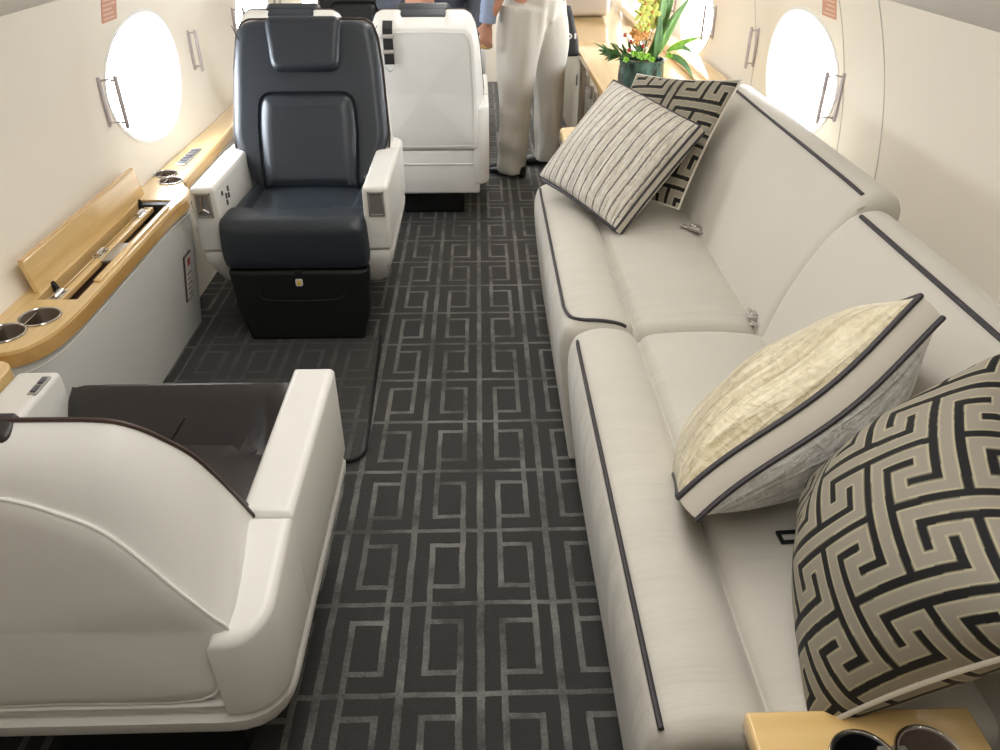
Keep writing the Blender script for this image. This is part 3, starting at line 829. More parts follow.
far_back = SP('backrest', sweep(back_prof([(.70, .28), (.690, .40), (.700, .455), (.728, .55), (.772, .655), (.820, .735), (.856, .782), (.874, .797), (.90, .806), (.935, .802), (.962, .775), (.968, .70), (.965, .28)]), 1.63, 2.76, .03), 'sofa')
near_back = SP('backrest', sweep(back_prof([(.70, .28), (.684, .40), (.694, .455), (.716, .54), (.752, .635), (.793, .712), (.830, .755), (.850, .768), (.875, .777), (.905, .775), (.932, .750), (.940, .68), (.94, .28)]), .30, 1.645, .045), 'sofa')
SP('base', add_box(bmesh.new(), .265, .96, .59, 2.73, .004, .30, .02), 'sofa')
SP('end_block', add_box(bmesh.new(), .635, .93, .22, .558, .004, .452, .03), 'sofa')
bm = bmesh.new(); add_box(bm, .262, .625, .522, .566, .02, .420, .012); SP('end_panel', bm, 'black')
def piping(pts, parent, r=.0052):
    bm = bmesh.new(); add_tube(bm, catmull(pts, 8), r, 8); SP('piping', bm, 'piping_dark', parent)
piping([(.216, 2.70, .452), (.214, 2.62, .453), (.2135, 2.2, .453), (.2135, 1.84, .453), (.215, 1.765, .4545), (.226, 1.712, .460), (.253, 1.685, .4665), (.295, 1.678, .4675), (.34, 1.677, .4595), (.362, 1.677, .449)], far_seat, .0046)
piping([(.2295, .585, .452), (.2290, .70, .453), (.2290, 1.1, .453), (.2290, 1.5, .453), (.2295, 1.58, .452), (.235, 1.625, .440), (.241, 1.650, .41)], near_seat, .0046)
piping([(.872, 1.66, .797), (.872, 1.8, .799), (.872, 2.3, .799), (.872, 2.70, .799), (.874, 2.735, .786), (.872, 2.755, .75)], far_back, .0045)
piping([(.848, .34, .769), (.848, .6, .770), (.848, 1.1, .770), (.848, 1.55, .770), (.850, 1.59, .768)], near_back, .0052)
bm = bmesh.new(); add_tube(bm, catmull([(.853, 1.632, .772), (.885, 1.64, .782), (.915, 1.645, .780), (.938, 1.648, .755)], 6), .003, 6); SP('edge_seam', bm, 'seam', near_back)

def seat_belt(loc, rz, kind, label, tilt=0.):
    r = empty('seat_belt', loc, rz); r.scale = (.82,) * 3; tag(r, label, 'seat belt')
    if kind == 'buckle':
        bm = bmesh.new(); add_box(bm, -.028, .030, -.019, .019, .004, .022, .006); obj('buckle', bm, 'steel', r)
        bm = bmesh.new(); add_box(bm, -.020, .010, -.013, .013, .0215, .026, .003); obj('lift_lever', bm, 'chrome', r)
        bm = bmesh.new()
        pts = [(.025, .010), (.06, .007), (.09, .005), (.13, .004)]
        add_rings(bm, [[(x, -.021, z), (x, .021, z), (x, .021, z + .003), (x, -.021, z + .003)] for x, z in pts]); obj('strap', bm, 'grey_case', r)
        bm = bmesh.new(); add_box(bm, -.062, -.024, -.012, .012, .006, .012, .002); obj('tongue', bm, 'chrome', r)
    else:
        bm = bmesh.new()
        add_prism(bm, round_poly([(-.045, -.018), (.0, -.018), (.014, -.010), (.014, .010), (.0, .018), (-.045, .018)], .004, 3), XY, .006, .011, .001, 2)
        t = obj('tongue', bm, 'black', r)
        cb = bmesh.new(); add_box(cb, -.037, -.006, -.010, .010, -.01, .03); cut(t, cb)
        bm = bmesh.new()
        add_rings(bm, [[(x, -.022, z), (x, .022, z), (x, .022, z + .003), (x, -.022, z + .003)] for x, z in ((.006, .008), (.04, .006), (.09, .004), (.14, .004))]); obj('strap', bm, 'black', r)
    return r
seat_belt((.685, 2.285, .453), -.75, 'buckle', 'metal seat belt buckle on the far sofa seat just below the patterned pillow')
seat_belt((.700, 1.712, .448), 1.25, 'buckle', 'dark metal seat belt buckle tucked at the near back corner of the far sofa seat')
seat_belt((.535, .925, .453), .06, 'tongue', 'black seat belt tongue lying on the near sofa seat beside the large patterned pillow')

# ------------------------------------------------------------------ pillows
def frame_mtx(c, ex, ey):
    ex = Vector(ex).normalized(); ey = Vector(ey); ey = (ey - ex * ey.dot(ex)).normalized(); n = ex.cross(ey)
    m = Matrix((ex, ey, n)).transposed().to_4x4(); m.translation = Vector(c); return m
def rnd_field(seed):
    rs = np.random.RandomState(seed); P = [(rs.uniform(2, 7), rs.uniform(2, 7), rs.uniform(0, 6.28)) for _ in range(5)]
    return lambda u, v: sum(math.sin(a * u + b * v * (1 if k % 2 else -1) + p) for k, (a, b, p) in enumerate(P)) / 5
def outline(u, v, w, h, pin):
    return (w / 2 * u * (1 - pin * (1 - v * v)), h / 2 * v * (1 - pin * (1 - u * u)))
def panel(name, w, h, t, zb, side, n, m, parent, pin=.05, seed=1, wr=.004, power=.45, dens=1.35):
    fld = rnd_field(seed); us = np.linspace(-1, 1, n)
    # denser towards the rim
    us = np.sign(us) * (1 - (1 - np.abs(us)) ** dens)
    vs = []; fs = []
    for v in us:
        for u in us:
            x, y = outline(u, v, w, h, pin)
            e = max(0, (1 - u * u) * (1 - v * v))
            z = zb + t * e ** power + wr * fld(u, v) * min(1, 3 * e)
            vs.append((x, y, side * z))
    for i in range(n - 1):
        for j in range(n - 1):
            q = (i * n + j, i * n + j + 1, (i + 1) * n + j + 1, (i + 1) * n + j)
            fs.append(q if side > 0 else q[::-1])
    me = bpy.data.meshes.new(name); me.from_pydata(vs, [], fs)
    o = mesh_obj(name, me, m, parent); return o, us
def rim(w, h, pin, z, k=28):
    out = []
    for a in np.linspace(-1, 1, k, endpoint=False): out.append((*outline(a, -1, w, h, pin), z))
    for a in np.linspace(-1, 1, k, endpoint=False): out.append((*outline(1, a, w, h, pin), z))
    for a in np.linspace(1, -1, k, endpoint=False): out.append((*outline(a, 1, w, h, pin), z))
    for a in np.linspace(1, -1, k, endpoint=False): out.append((*outline(-1, a, w, h, pin), z))
    return out
def boxed_pillow(mtx, w, h, t, b, front, back, label, seed=1, pin=.03, wav=.006, power=.45):
    r = bpy.data.objects.new('pillow', None); C.objects.link(r); r.matrix_world = mtx
    tag(r, label, 'pillow')
    panel('front_cover', w, h, t, b / 2, 1, 90, front, r, pin, seed, .006, power)
    panel('back_cover', w, h, t * 1.25, b / 2, -1, 60, back, r, pin, seed + 1, .006, power)
    R = rim(w, h, pin, 0)
    fl = lambda i: wav * math.sin(i / len(R) * 2 * PI * 5 + seed)
    bm = bmesh.new(); rings = []
    for q in (-1, -.5, 0, .5, 1): rings.append([(x * (1 + .012 * (1 - q * q)), y * (1 + .012 * (1 - q * q)), q * b / 2) for i, (x, y, z) in enumerate(R)])
    add_rings(bm, rings, cap=False); obj('band', bm, 'band', r)
    for s in (1, -1):
        tube('piping', [(x * 1.004, y * 1.004, s * b / 2) for x, y, z in R], .0048, 'piping_dark', r, 8, True)
    for o in r.children:      # the soft filling lets the whole pillow sag into a slight S
        for v in o.data.vertices: v.co.z += wav * math.sin(3.0 * v.co.x / (w / 2) + seed)
    return r
# woven key pattern: two interlocking meanders on a lattice, drawn once into a repeating table
def key_table(res=40):
    A = [(0, 0), (0, 2), (1, 2), (1, 1), (2, 1), (2, 3), (-3, 3)]
    B = [(3, 1), (5, 1), (5, 2), (4, 2), (4, 3), (6, 3), (6, -2)]
    segs = []
    for n in range(-14, 15):
        for m in range(-10, 11):
            ox, oy = 3 * n + 4 * m, -3 * n + 4 * m
            for P in (A, B):
                for (a, b), (c, d) in zip(P, P[1:]):
                    x0, x1 = sorted((a + ox, c + ox)); y0, y1 = sorted((b + oy, d + oy))
                    if x1 < -2 or x0 > 26 or y1 < -2 or y0 > 26: continue
                    segs.append((x0, x1, y0, y1))
    g = (np.arange(24 * res) + .5) / res
    X, Y = np.meshgrid(g, g); D = np.full(X.shape, 9.)
    for x0, x1, y0, y1 in set(segs):
        dx = np.maximum(np.maximum(x0 - X, X - x1), 0); dy = np.maximum(np.maximum(y0 - Y, Y - y1), 0)
        D = np.minimum(D, np.maximum(dx, dy))
    return D
KT = key_table(); KR = 40
def paint_key(o, pitch, ox=0., oy=0.):      # the cloth follows the surface, so the weave is laid out by arc length
    me = o.data; n = len(me.vertices); co = np.empty(n * 3, np.float32); me.vertices.foreach_get('co', co); co = co.reshape(-1, 3)
    k = int(round(n ** .5)); g = co.reshape(k, k, 3).astype(float)
    def arc(axis):
        d = np.linalg.norm(np.diff(g, axis=axis), axis=2); c = np.cumsum(d, axis=axis)
        c = np.concatenate([np.zeros_like(c[:, :1]) if axis == 1 else np.zeros_like(c[:1]), c], axis=axis)
        mid = c[:, k // 2:k // 2 + 1] if axis == 1 else c[k // 2:k // 2 + 1]
        return c - mid
    x = arc(1).ravel() / pitch + ox; y = -arc(0).ravel() / pitch + oy
    D = KT[(np.floor(y * KR).astype(int)) % (24 * KR), (np.floor(x * KR).astype(int)) % (24 * KR)]
    col = np.empty((n, 4), np.float32); col[:] = (.010, .009, .009, 1)
    
    k1 = np.clip((.33 - D) / .05, 0, 1)[:, None]; k2 = np.clip((.255 - D) / .04, 0, 1)[:, None]
    col = col * (1 - k1) + np.array([.46, .42, .28, 1], np.float32) * k1
    col = (col * (1 - k2) + np.array([.28, .25, .20, 1], np.float32) * k2).astype(np.float32)
    at = me.color_attributes.new('weave', 'FLOAT_COLOR', 'POINT'); at.data.foreach_set('color', col.ravel())
def key_pillow(mtx, w, h, t, label, n=170, pitch=.032, seed=3, ox=0, oy=0, power=.45, wr=.005):
    r = bpy.data.objects.new('pillow', None); C.objects.link(r); r.matrix_world = mtx
    tag(r, label, 'pillow')
    a, _ = panel('front_cover', w, h, t, .001, 1, n, 'key', r, .06, seed, wr, power, 1.7); paint_key(a, pitch, ox, oy)
    b, _ = panel('back_cover', w, h, t, .001, -1, n, 'key', r, .06, seed + 1, wr, power, 1.7); paint_key(b, pitch, ox + 2, oy + 1)
    tube('piping', rim(w, h, .06, 0), .004, 'band', r, 8, True)
    return r
boxed_pillow(frame_mtx((.445, 2.476, .645), (.55, -.82, -.16), (.63, .29, .72)), .40, .40, .068, .038, 'rib_stripe', 'rib_stripe', 'cream ribbed pillow with thin black stripes on the far end of the sofa', seed=2)
key_pillow(frame_mtx((.602, 2.605, .662), (.58, -.80, .12), (.44, .44, .78)), .45, .45, .045, 'black and beige key-patterned pillow standing behind the striped pillow', n=200, pitch=.037, seed=5, ox=3, oy=7)
A_, B_ = Vector((.322, .872, .570)), Vector((.668, .978, .866))
ex = (B_ - A_); ey = Vector((.2, .8, -.52)); ey = (ey - ex.normalized() * ey.dot(ex.normalized())).normalized()
W3 = ex.length; H3 = .34
boxed_pillow(frame_mtx((A_ + B_) / 2 + ey * (H3 / 2), ex, ey), W3, H3, .092, .045, 'rib_gold', 'rib_silver', 'gold and silver ribbed pillow with a wide plain band, tilted on the near sofa seat', seed=4, pin=.03, wav=.010, power=.68)
key_pillow(frame_mtx((.562, .708, .668), (.37, -.31, .88), (.29, .93, .21)), .395, .41, .112, 'large black and beige key-patterned pillow at the near end of the sofa', n=300, pitch=.0292, seed=8, ox=1, oy=2, power=.47, wr=.006)
# ------------------------------------------------------------------ end tables, credenza
nt_ = empty('end_table', (.475, .38, 0)); LO = Vector((.475, .38, 0))
tag(nt_, 'maple end table with two metal drink holders at the near end of the sofa', 'table')
bm = bmesh.new(); add_box(bm, .331, .624, .18, .578, .468, .50, .005); t_ = obj('tabletop', bm, 'maple_cross')
cb = bmesh.new(); CP = [(.457, .506, .037, 'black'), (.540, .510, .037, 'cup_brown')]
for x, y, r, m in CP: cup_cutter(cb, x, y, .40, .60, r)
cut(t_, cb)
for v in t_.data.vertices: v.co -= LO
t_.parent = nt_
bm = bmesh.new(); add_box(bm, .338, .617, .19, .515, .004, .40, .004); L('body', bm, 'maple_dark', nt_)
bm = bmesh.new(); add_box(bm, .338, .617, .19, .515, .36, .468, .004); fr_ = L('apron', bm, 'maple_cross', nt_)
cb = bmesh.new()
for x, y, r, m in CP: cup_cutter(cb, x, y, .39, .60, r)
for v in cb.verts: v.co -= LO
cut(fr_, cb)
for x, y, r, m in CP: cup(nt_, x - LO.x, y - LO.y, .501, r, m, .07)
bm = bmesh.new(); add_box(bm, .480, .516, .490, .526, .495, .5025, .002); L('cup_bridge', bm, 'steel', nt_)

ft = empty('end_table', (.62, 3.0, 0)); LO = Vector((.62, 3.0, 0))
tag(ft, 'small maple end table between the sofa and the credenza', 'table')
bm = bmesh.new(); add_prism(bm, round_poly([(.315, 2.81), (.95, 2.81), (.95, 3.17), (.322, 3.17)], [.04, .01, .01, .05], 6), XY, .50, .55, .008, 3); L('tabletop', bm, 'maple_cross', ft)
bm = bmesh.new(); add_box(bm, .345, .93, 2.83, 3.15, .004, .50, .006); L('body', bm, 'maple_dark', ft)

cr = empty('credenza', (.80, 4.7, 0)); LO = Vector((.80, 4.7, 0))
tag(cr, 'long maple credenza with glossy top along the right wall beyond the sofa', 'credenza')
bm = bmesh.new(); add_box(bm, .557, 1.105, 3.24, 6.3, .57, .60, .004); L('worktop', bm, 'maple', cr)
bm = bmesh.new(); add_box(bm, .577, 1.085, 3.26, 6.28, .004, .57, .003); L('carcass', bm, 'gold_frame', cr)
bm = bmesh.new(); add_box(bm, .565, .577, 3.27, 4.24, .05, .565, .002); d1 = L('door', bm, 'tan_panel', cr)
for y in (3.99, 3.86):
    bm = bmesh.new(); add_box(bm, .557, .566, y - .02, y + .02, .47, .53, .002); hd = L('latch', bm, 'dark_steel', d1)
bm = bmesh.new(); add_box(bm, .565, .577, 4.52, 5.30, .05, .565, .002); d2 = L('door', bm, 'khaki', cr)
bm = bmesh.new(); add_box(bm, .557, .566, 4.60, 4.64, .40, .46, .002); L('latch', bm, 'dark_steel', d2)
bm = bmesh.new(); add_box(bm, .565, .577, 5.34, 6.26, .05, .565, .002); L('door', bm, 'khaki', cr)
bm = bmesh.new(); add_box(bm, .5545, .5585, 3.25, 6.29, .571, .599, .001); L('edge_band', bm, 'maple_dark', cr)
bm = bmesh.new(); add_box(bm, 1.02, 1.12, 3.24, 6.3, .601, .650, .006); L('back_ledge', bm, 'maple', cr)

gc = empty('storage_case', (.74, 5.95, .601)); tag(gc, 'grey rounded case standing on the far end of the credenza', 'case')
bm = bmesh.new(); add_box(bm, -.18, .17, -.17, .17, 0, .26, .035, 5); obj('body', bm, 'grey_case', gc)
bm = bmesh.new(); add_tube(bm, catmull([(-.06, -.172, .19), (-.05, -.195, .20), (.05, -.195, .20), (.06, -.172, .19)], 5), .006, 8); obj('carry_handle', bm, 'black', gc)

# ------------------------------------------------------------------ plant on the credenza
pl = empty('potted_plant', (.69, 3.42, .601)); tag(pl, 'leafy arrangement with long blades and orange flowers in a round green pot', 'plant')
bm = bmesh.new(); add_lathe(bm, [(.075, 0), (.088, .01), (.095, .05), (.097, .10), (.093, .145), (.097, .158), (.097, .163), (.090, .165), (.087, .155), (.088, .12), (.02, .115)], 40); obj('pot', bm, 'pot', pl)
bm = bmesh.new(); add_lathe(bm, [(.002, .142), (.05, .145), (.0865, .14), (.0865, .12), (.002, .12)], 24); obj('soil', bm, 'walnut', pl)
def I(px, py, dy=0.):    # a point of the plant from where it shows, in a plane dy in front of or behind the pot's middle
    d = Vector((math.sin(ps) * math.cos(th) + (px - 500) / f * math.cos(ps) + (375 - py) / f * math.sin(ps) * math.sin(th),
                math.cos(ps) * math.cos(th) - (px - 500) / f * math.sin(ps) + (375 - py) / f * math.cos(ps) * math.sin(th),
                -math.sin(th) + (375 - py) / f * math.cos(th)))
    t = (3.42 + dy) / d.y; return Vector((t * d.x, t * d.y, H + t * d.z)) - Vector((.69, 3.42, .601))
def leaf(name, base, tip, wid, m, bend=(0, 0, .03), fold=.25, nseg=9, shape=.6):
    b, t = Vector(base), Vector(tip); mid = (b + t) / 2 + Vector(bend); d = (t - b).normalized()
    side = d.cross(Vector((.25, -.9, .35))).normalized(); nn = side.cross(d).normalized()
    vs, fs = [], []
    for i in range(nseg + 1):
        s = i / nseg; p = (1 - s) ** 2 * b + 2 * s * (1 - s) * mid + s * s * t
        w = wid * (math.sin(PI * min(1, s ** shape)) ** .8 * .95 + .05 * (1 - s))
        for k, q in enumerate((-1, -.5, 0, .5, 1)): vs.append(p + side * (q * w) + nn * (abs(q) * fold * w))
    for i in range(nseg):
        for k in range(4): fs.append((i * 5 + k, i * 5 + k + 1, (i + 1) * 5 + k + 1, (i + 1) * 5 + k))
    o = data_obj(name, vs, fs, m, pl)
    md = o.modifiers.new('s', 'SOLIDIFY'); md.thickness = .0012
    return o
base = Vector((.02, 0, .14))
for tx, ty, dy, w, bx in ((691, -4, 0, .020, 640), (684, 4, -.03, .018, 648), (678, -22, .03, .021, 645), (668, -28, .0, .018, 650), (661, 14, -.05, .020, 650), (672, -8, .05, .016, 650)):
    leaf('long_leaf', I(bx + 5, 60, dy * .5), I(tx, ty, dy), w, 'blade' if ty != 14 else 'leaf_d', (.0, 0, .01), .3, 10, .75)
leaf('long_leaf', I(666, 52), I(703, 37, -.02), .012, 'leaf_b', (0, 0, .02))
leaf('long_leaf', I(668, 55), I(693, 80, -.02), .014, 'leaf_d', (.02, 0, .035))
leaf('long_leaf', I(672, 50, .05), I(694, 55, .05), .011, 'blade', (.0, 0, .04))
rl = random.Random(3)
for k in range(26):     # spiky fern sprays to the left
    a = rl.uniform(0, 1); bx, by = 640 - a * 34, 57 - a * 3
    tx, ty = bx - rl.uniform(8, 18), by + rl.uniform(-14, 8)
    leaf('fern_leaf', I(bx, by, rl.uniform(-.04, .03)), I(tx, ty, rl.uniform(-.05, .04)), rl.uniform(.004, .008), 'leaf_d', (0, 0, .008), .3, 6)
for k in range(14):
    px, py = rl.uniform(612, 640), rl.uniform(44, 60)
    leaf('fern_leaf', I(px + 6, py + 5, 0), I(px - rl.uniform(-4, 8), py - rl.uniform(6, 12), rl.uniform(-.04, .04)), .007, 'leaf_d', (0, 0, .005), .3, 6)
for px, py, s, dy in ((641, 56, 1.0, -.09), (634, 54, .8, -.09), (647, 57, .9, -.09), (669, 56, .8, -.05), (652, 60, .7, -.09), (626, 60, .7, -.08)):
    for q in range(5):
        an = q * 1.257 + px; leaf('round_leaf', I(px, py, dy), I(px + 5 * s * math.cos(an), py + 4.5 * s * math.sin(an), dy - .01), .011 * s, 'leaf_b', (0, 0, .005), .2, 6)
def blob_bm(c, r, sq=(1, 1, 1), n=2):
    t = bmesh.new(); bmesh.ops.create_icosphere(t, subdivisions=n, radius=1)
    for v in t.verts: v.co = Vector((v.co.x * r * sq[0], v.co.y * r * sq[1], v.co.z * r * sq[2])) + Vector(c)
    return t
def stem(a, b, r=.0016, m='leaf_d'):
    return tube('stem', catmull([a, (Vector(a) + Vector(b)) / 2 + Vector((.006, 0, .006)), b], 4), r, m, pl, 6)
def flower(px, py, dy, s, m, n=5):
    c = I(px, py, dy); stem(I(642, 60, dy * .4), c)
    bm = bmesh.new()
    for q in range(n):
        a = 2 * PI * q / n + px
        d = Vector((math.cos(a), -.35, math.sin(a)))
        t = blob_bm((0, 0, 0), s, (1, .28, .6)); R_ = Vector((1, 0, 0)).rotation_difference(d.normalized()).to_matrix().to_4x4(); R_.translation = c + d * s * .8
        merge(bm, t, R_)
    o = obj('flower', bm, m, pl)
    t = blob_bm(c + Vector((0, -s * .4, 0)), s * .35); obj('flower_center', t, 'petal_o', o)
for a in ((645, 3, -.02, .022), (652, 12, .0, .022), (641, 14, -.03, .020), (648, 24, -.02, .020), (655, 2, .02, .02), (642, -6, 0, .022), (655, 20, .01, .018), (640, 27, -.03, .016)): flower(*a, 'petal_y')
for a in ((634, 33, -.04, .013), (639, 36, -.06, .013), (645, 35, -.05, .012), (636, 40, -.06, .012)): flower(*a, 'petal_o')
for px, py in ((625, 35), (631, 42), (643, 46), (637, 44), (629, 50)):
    c = I(px, py, -.05); stem(I(640, 60, -.03), c); obj('bud', blob_bm(c, .008, (1, 1, 1.2)), 'petal_r', pl)

# ------------------------------------------------------------------ people
def fuse(name, shapes, m, parent, vox=.010, sm=4):
    """several tapered volumes grown into one continuous skin"""
    bm = bmesh.new()
    for s in shapes: merge(bm, s)
    bmesh.ops.recalc_face_normals(bm, faces=bm.faces[:])
    me = bpy.data.meshes.new(name); bm.to_mesh(me); bm.free()
    t = bpy.data.objects.new('tmp', me); C.objects.link(t)
    md = t.modifiers.new('r', 'REMESH'); md.mode = 'VOXEL'; md.voxel_size = vox
    ms = t.modifiers.new('s', 'SMOOTH'); ms.iterations = sm; ms.factor = .5
    dg = bpy.context.evaluated_depsgraph_get(); r = bpy.data.meshes.new_from_object(t.evaluated_get(dg))
    bpy.data.objects.remove(t); bpy.data.meshes.remove(me)
    r.name = name
    return mesh_obj(name, r, m, parent)
def limb(pts, rad, n=16):
    P = catmull(pts, 5); k = len(pts); R = []
    for i in range(len(P)):
        s = i / (len(P) - 1) * (k - 1); a = int(min(s, k - 2)); R.append(rad[a] + (rad[a + 1] - rad[a]) * (s - a))
    bm = bmesh.new(); add_tube(bm, P, R, n); return bm
def ell(c, sx, sy, sz): return blob_bm(c, 1, (sx, sy, sz), 3)
def ellr(c, s, rz):
    t = blob_bm((0, 0, 0), 1, s, 3); t.transform(Matrix.Translation(Vector(c)) @ Matrix.Rotation(rz, 4, 'Z')); return t
def head_shapes(c, fd, sc=1.):
    c = Vector(c); fd = Vector(fd).normalized(); sd = Vector((-fd.y, fd.x, 0)); a = math.atan2(fd.y, fd.x)
    out = [ellr(c + Vector((0, 0, .02)), (.094 * sc, .074 * sc, .105 * sc), a), ellr(c + fd * .022 + Vector((0, 0, -.055)), (.066 * sc, .056 * sc, .062 * sc), a)]
    out.append(limb([c + fd * .088 + Vector((0, 0, .025)), c + fd * .104 + Vector((0, 0, -.008)), c + fd * .090 + Vector((0, 0, -.018))], [.008, .013, .011], 8))
    for s in (1, -1): out.append(ellr(c + sd * (.074 * s) - fd * .008 + Vector((0, 0, -.005)), (.018, .010, .030), a))
    out.append(ellr(c + fd * .080 + Vector((0, 0, -.052)), (.012, .026, .009), a))
    return out
def hand_shapes(w, d, side, curl, thumb, sc=1.):
    """palm plus five tapering fingers. w wrist, d along the hand, side across the palm (towards the thumb), curl = palm direction"""
    w, d, side, curl = Vector(w), Vector(d).normalized(), Vector(side).normalized(), Vector(curl).normalized()
    pc = w + d * .045 * sc
    out = []
    bm = bmesh.new(); rings = []
    for q, hw, ht in ((-.01, .024, .018), (.02, .031, .017), (.05, .038, .015), (.082, .038, .012)):
        rings.append([w + d * q * sc + side * (hw * math.cos(t)) * sc + curl * (ht * math.sin(t)) * sc for t in [2 * PI * k / 12 for k in range(12)]])
    add_rings(bm, rings); out.append(bm)
    for k, (o, ln) in enumerate(((.029, .070), (.010, .078), (-.010, .072), (-.029, .056))):
        b = w + d * .076 * sc + side * o * sc
        j1 = b + (d + curl * .25).normalized() * ln * .42 * sc; j2 = j1 + (d * .75 + curl * .75).normalized() * ln * .33 * sc; tp = j2 + (d * .35 + curl * .95).normalized() * ln * .27 * sc
        out.append(limb([b, j1, j2, tp], [.0095 * sc, .009 * sc, .008 * sc, .0065 * sc], 8))
    b = w + d * .022 * sc + side * .026 * sc
    j = b + (side * .75 + d * .65 + curl * .2).normalized() * .036 * sc; tp = j + (side * .25 + d * .85 + curl * .4).normalized() * .034 * sc
    out.append(limb([b, j, tp], [.013 * sc, .0105 * sc, .008 * sc], 8))
    return out

# standing person: turned to the left and away, cream trousers, blue shirt
P0 = Vector((.26, 4.28, 0)); st = empty('person', P0); tag(st, 'standing person in loose cream trousers and blue shirt beyond the sofa', 'person')
def loc(bms):
    for b in bms:
        for v in b.verts: v.co -= P0
    return bms
fd = Vector((-.86, .50, 0)); sdv = Vector((-.50, -.86, 0))      # facing, and the person's left
hipL, hipR = Vector((.215, 4.20, .84)), Vector((.335, 4.36, .84))
sh = Vector((.275, 4.30, 1.30))
wr = Vector((.040, 4.135, .795))
body = [ellr((.275, 4.29, .90), (.12, .16, .10), math.atan2(fd.y, fd.x)), limb([(.275, 4.29, .85), (.272, 4.29, 1.05), (.27, 4.30, 1.25), (.27, 4.30, 1.33)], [.125, .115, .13, .08]),
        limb([(.27, 4.30, 1.30), (.262, 4.305, 1.42)], [.05, .047]),
        limb([hipL, (.19, 4.19, .44), (.178, 4.205, .08)], [.085, .055, .04]), limb([hipR, (.375, 4.35, .44), (.385, 4.39, .08)], [.085, .055, .04]),
        limb([sh + sdv * .15, (.15, 4.13, 1.06), wr], [.045, .040, .026]), limb([sh - sdv * .15, (.40, 4.44, 1.06), (.33, 4.50, .82)], [.045, .040, .026])]
body += head_shapes((.255, 4.31, 1.50), fd)
hd = Vector((-.10, -.05, -1)).normalized(); sdh = Vector((-.93, .3, .08)); crl = Vector((.35, .9, 0))
body += hand_shapes(wr + Vector((0, 0, .006)), hd, sdh, crl, 1, .95)
body += hand_shapes((.33, 4.50, .82), (-.1, .1, -1), (-.8, .3, 0), (-.4, -.9, 0), 1, .95)
fuse('body', loc(body), 'skin', st, .0065, 3)
tro = [limb([(.272, 4.285, .80), (.274, 4.285, .90), (.274, 4.29, 1.02)], [.130, .152, .140], 20),
       limb([(.225, 4.215, .86), (.203, 4.19, .66), (.188, 4.18, .40), (.176, 4.185, .20), (.170, 4.20, .035)], [.128, .112, .086, .084, .079], 20),
       limb([(.330, 4.355, .86), (.362, 4.35, .66), (.378, 4.35, .40), (.384, 4.375, .20), (.388, 4.395, .045)], [.128, .108, .080, .079, .076], 20)]
trs = fuse('trousers', loc(tro), 'khaki_cloth', st, .011, 3)
fa, fb_ = rnd_field(31), rnd_field(47)      # cloth folds
for v in trs.data.vertices:
    q = v.co; k = 1 if q.z < .8 else .5
    a = math.atan2(q.y, q.x)
    d = Vector((q.x, q.y, 0)); d = d.normalized() if d.length > 1e-4 else Vector((1, 0, 0))
    low = max(0, .5 - q.z)
    v.co += d * (.009 * k * fa(a * 1.2, q.z * 2.2) + .010 * low * math.sin(q.z * 38 + a * 2.5 + 2 * fb_(a, q.z)) + .010 * fb_(q.z * 3, a * 2))
shirt = [limb([(.274, 4.29, .99), (.272, 4.29, 1.10), (.27, 4.30, 1.25), (.27, 4.30, 1.345)], [.15, .14, .15, .07], 20), ellr((.27, 4.30, 1.27), (.10, .19, .07), math.atan2(fd.y, fd.x)),
         limb([sh + sdv * .15, (.15, 4.13, 1.06), wr + Vector((.022, .008, .12)), wr + Vector((.004, .0, .018))], [.066, .058, .047, .040], 16), limb([sh - sdv * .15, (.40, 4.44, 1.06), (.335, 4.495, .84)], [.066, .056, .040], 16)]
sr = fuse('shirt', loc(shirt), 'blue_cloth', st, .010, 3)
obj('cuff', loc([limb([wr + Vector((.002, 0, .010)), wr + Vector((.006, 0, .045))], [.042, .043], 18)])[0], 'blue_cloth', sr)
def shoe(c, d):
    c, d = Vector(c), Vector(d).normalized(); s = Vector((-d.y, d.x, 0)); rings = []
    for t, w, h in ((-.085, .020, .05), (-.078, .032, .075), (-.04, .038, .085), (.02, .040, .080), (.08, .045, .055), (.13, .043, .042), (.165, .028, .032), (.175, .010, .02)):
        rings.append([c + d * t + s * (w * math.cos(a)) + Vector((0, 0, max(0.002, .004 + h * .5 + h * .5 * math.sin(a)))) for a in [2 * PI * k / 16 for k in range(16)]])
    return add_rings(bmesh.new(), rings)
obj('shoe', loc([shoe((.172, 4.205, .0), (-.8, .55, 0))])[0], 'shoe', st)
obj('shoe', loc([shoe((.380, 4.40, .0), (-.95, .12, 0))])[0], 'shoe', st)
hr = [ellr((.268, 4.305, 1.535), (.098, .082, .085), math.atan2(fd.y, fd.x))]
fuse('hair', loc(hr), 'hair', st, .012, 2)

# what is held in the hand
bm = bmesh.new(); add_box(bm, -.048, .030, -.012, .012, -.010, .010, .004)
hc = obj('snack_tray', bm, 'maple'); hc.location = wr + Vector((-.012, .010, -.104)); hc.rotation_euler = (0, .06, .15)
tag(hc, 'small tan tray held low in the standing person\'s hand', 'tray')

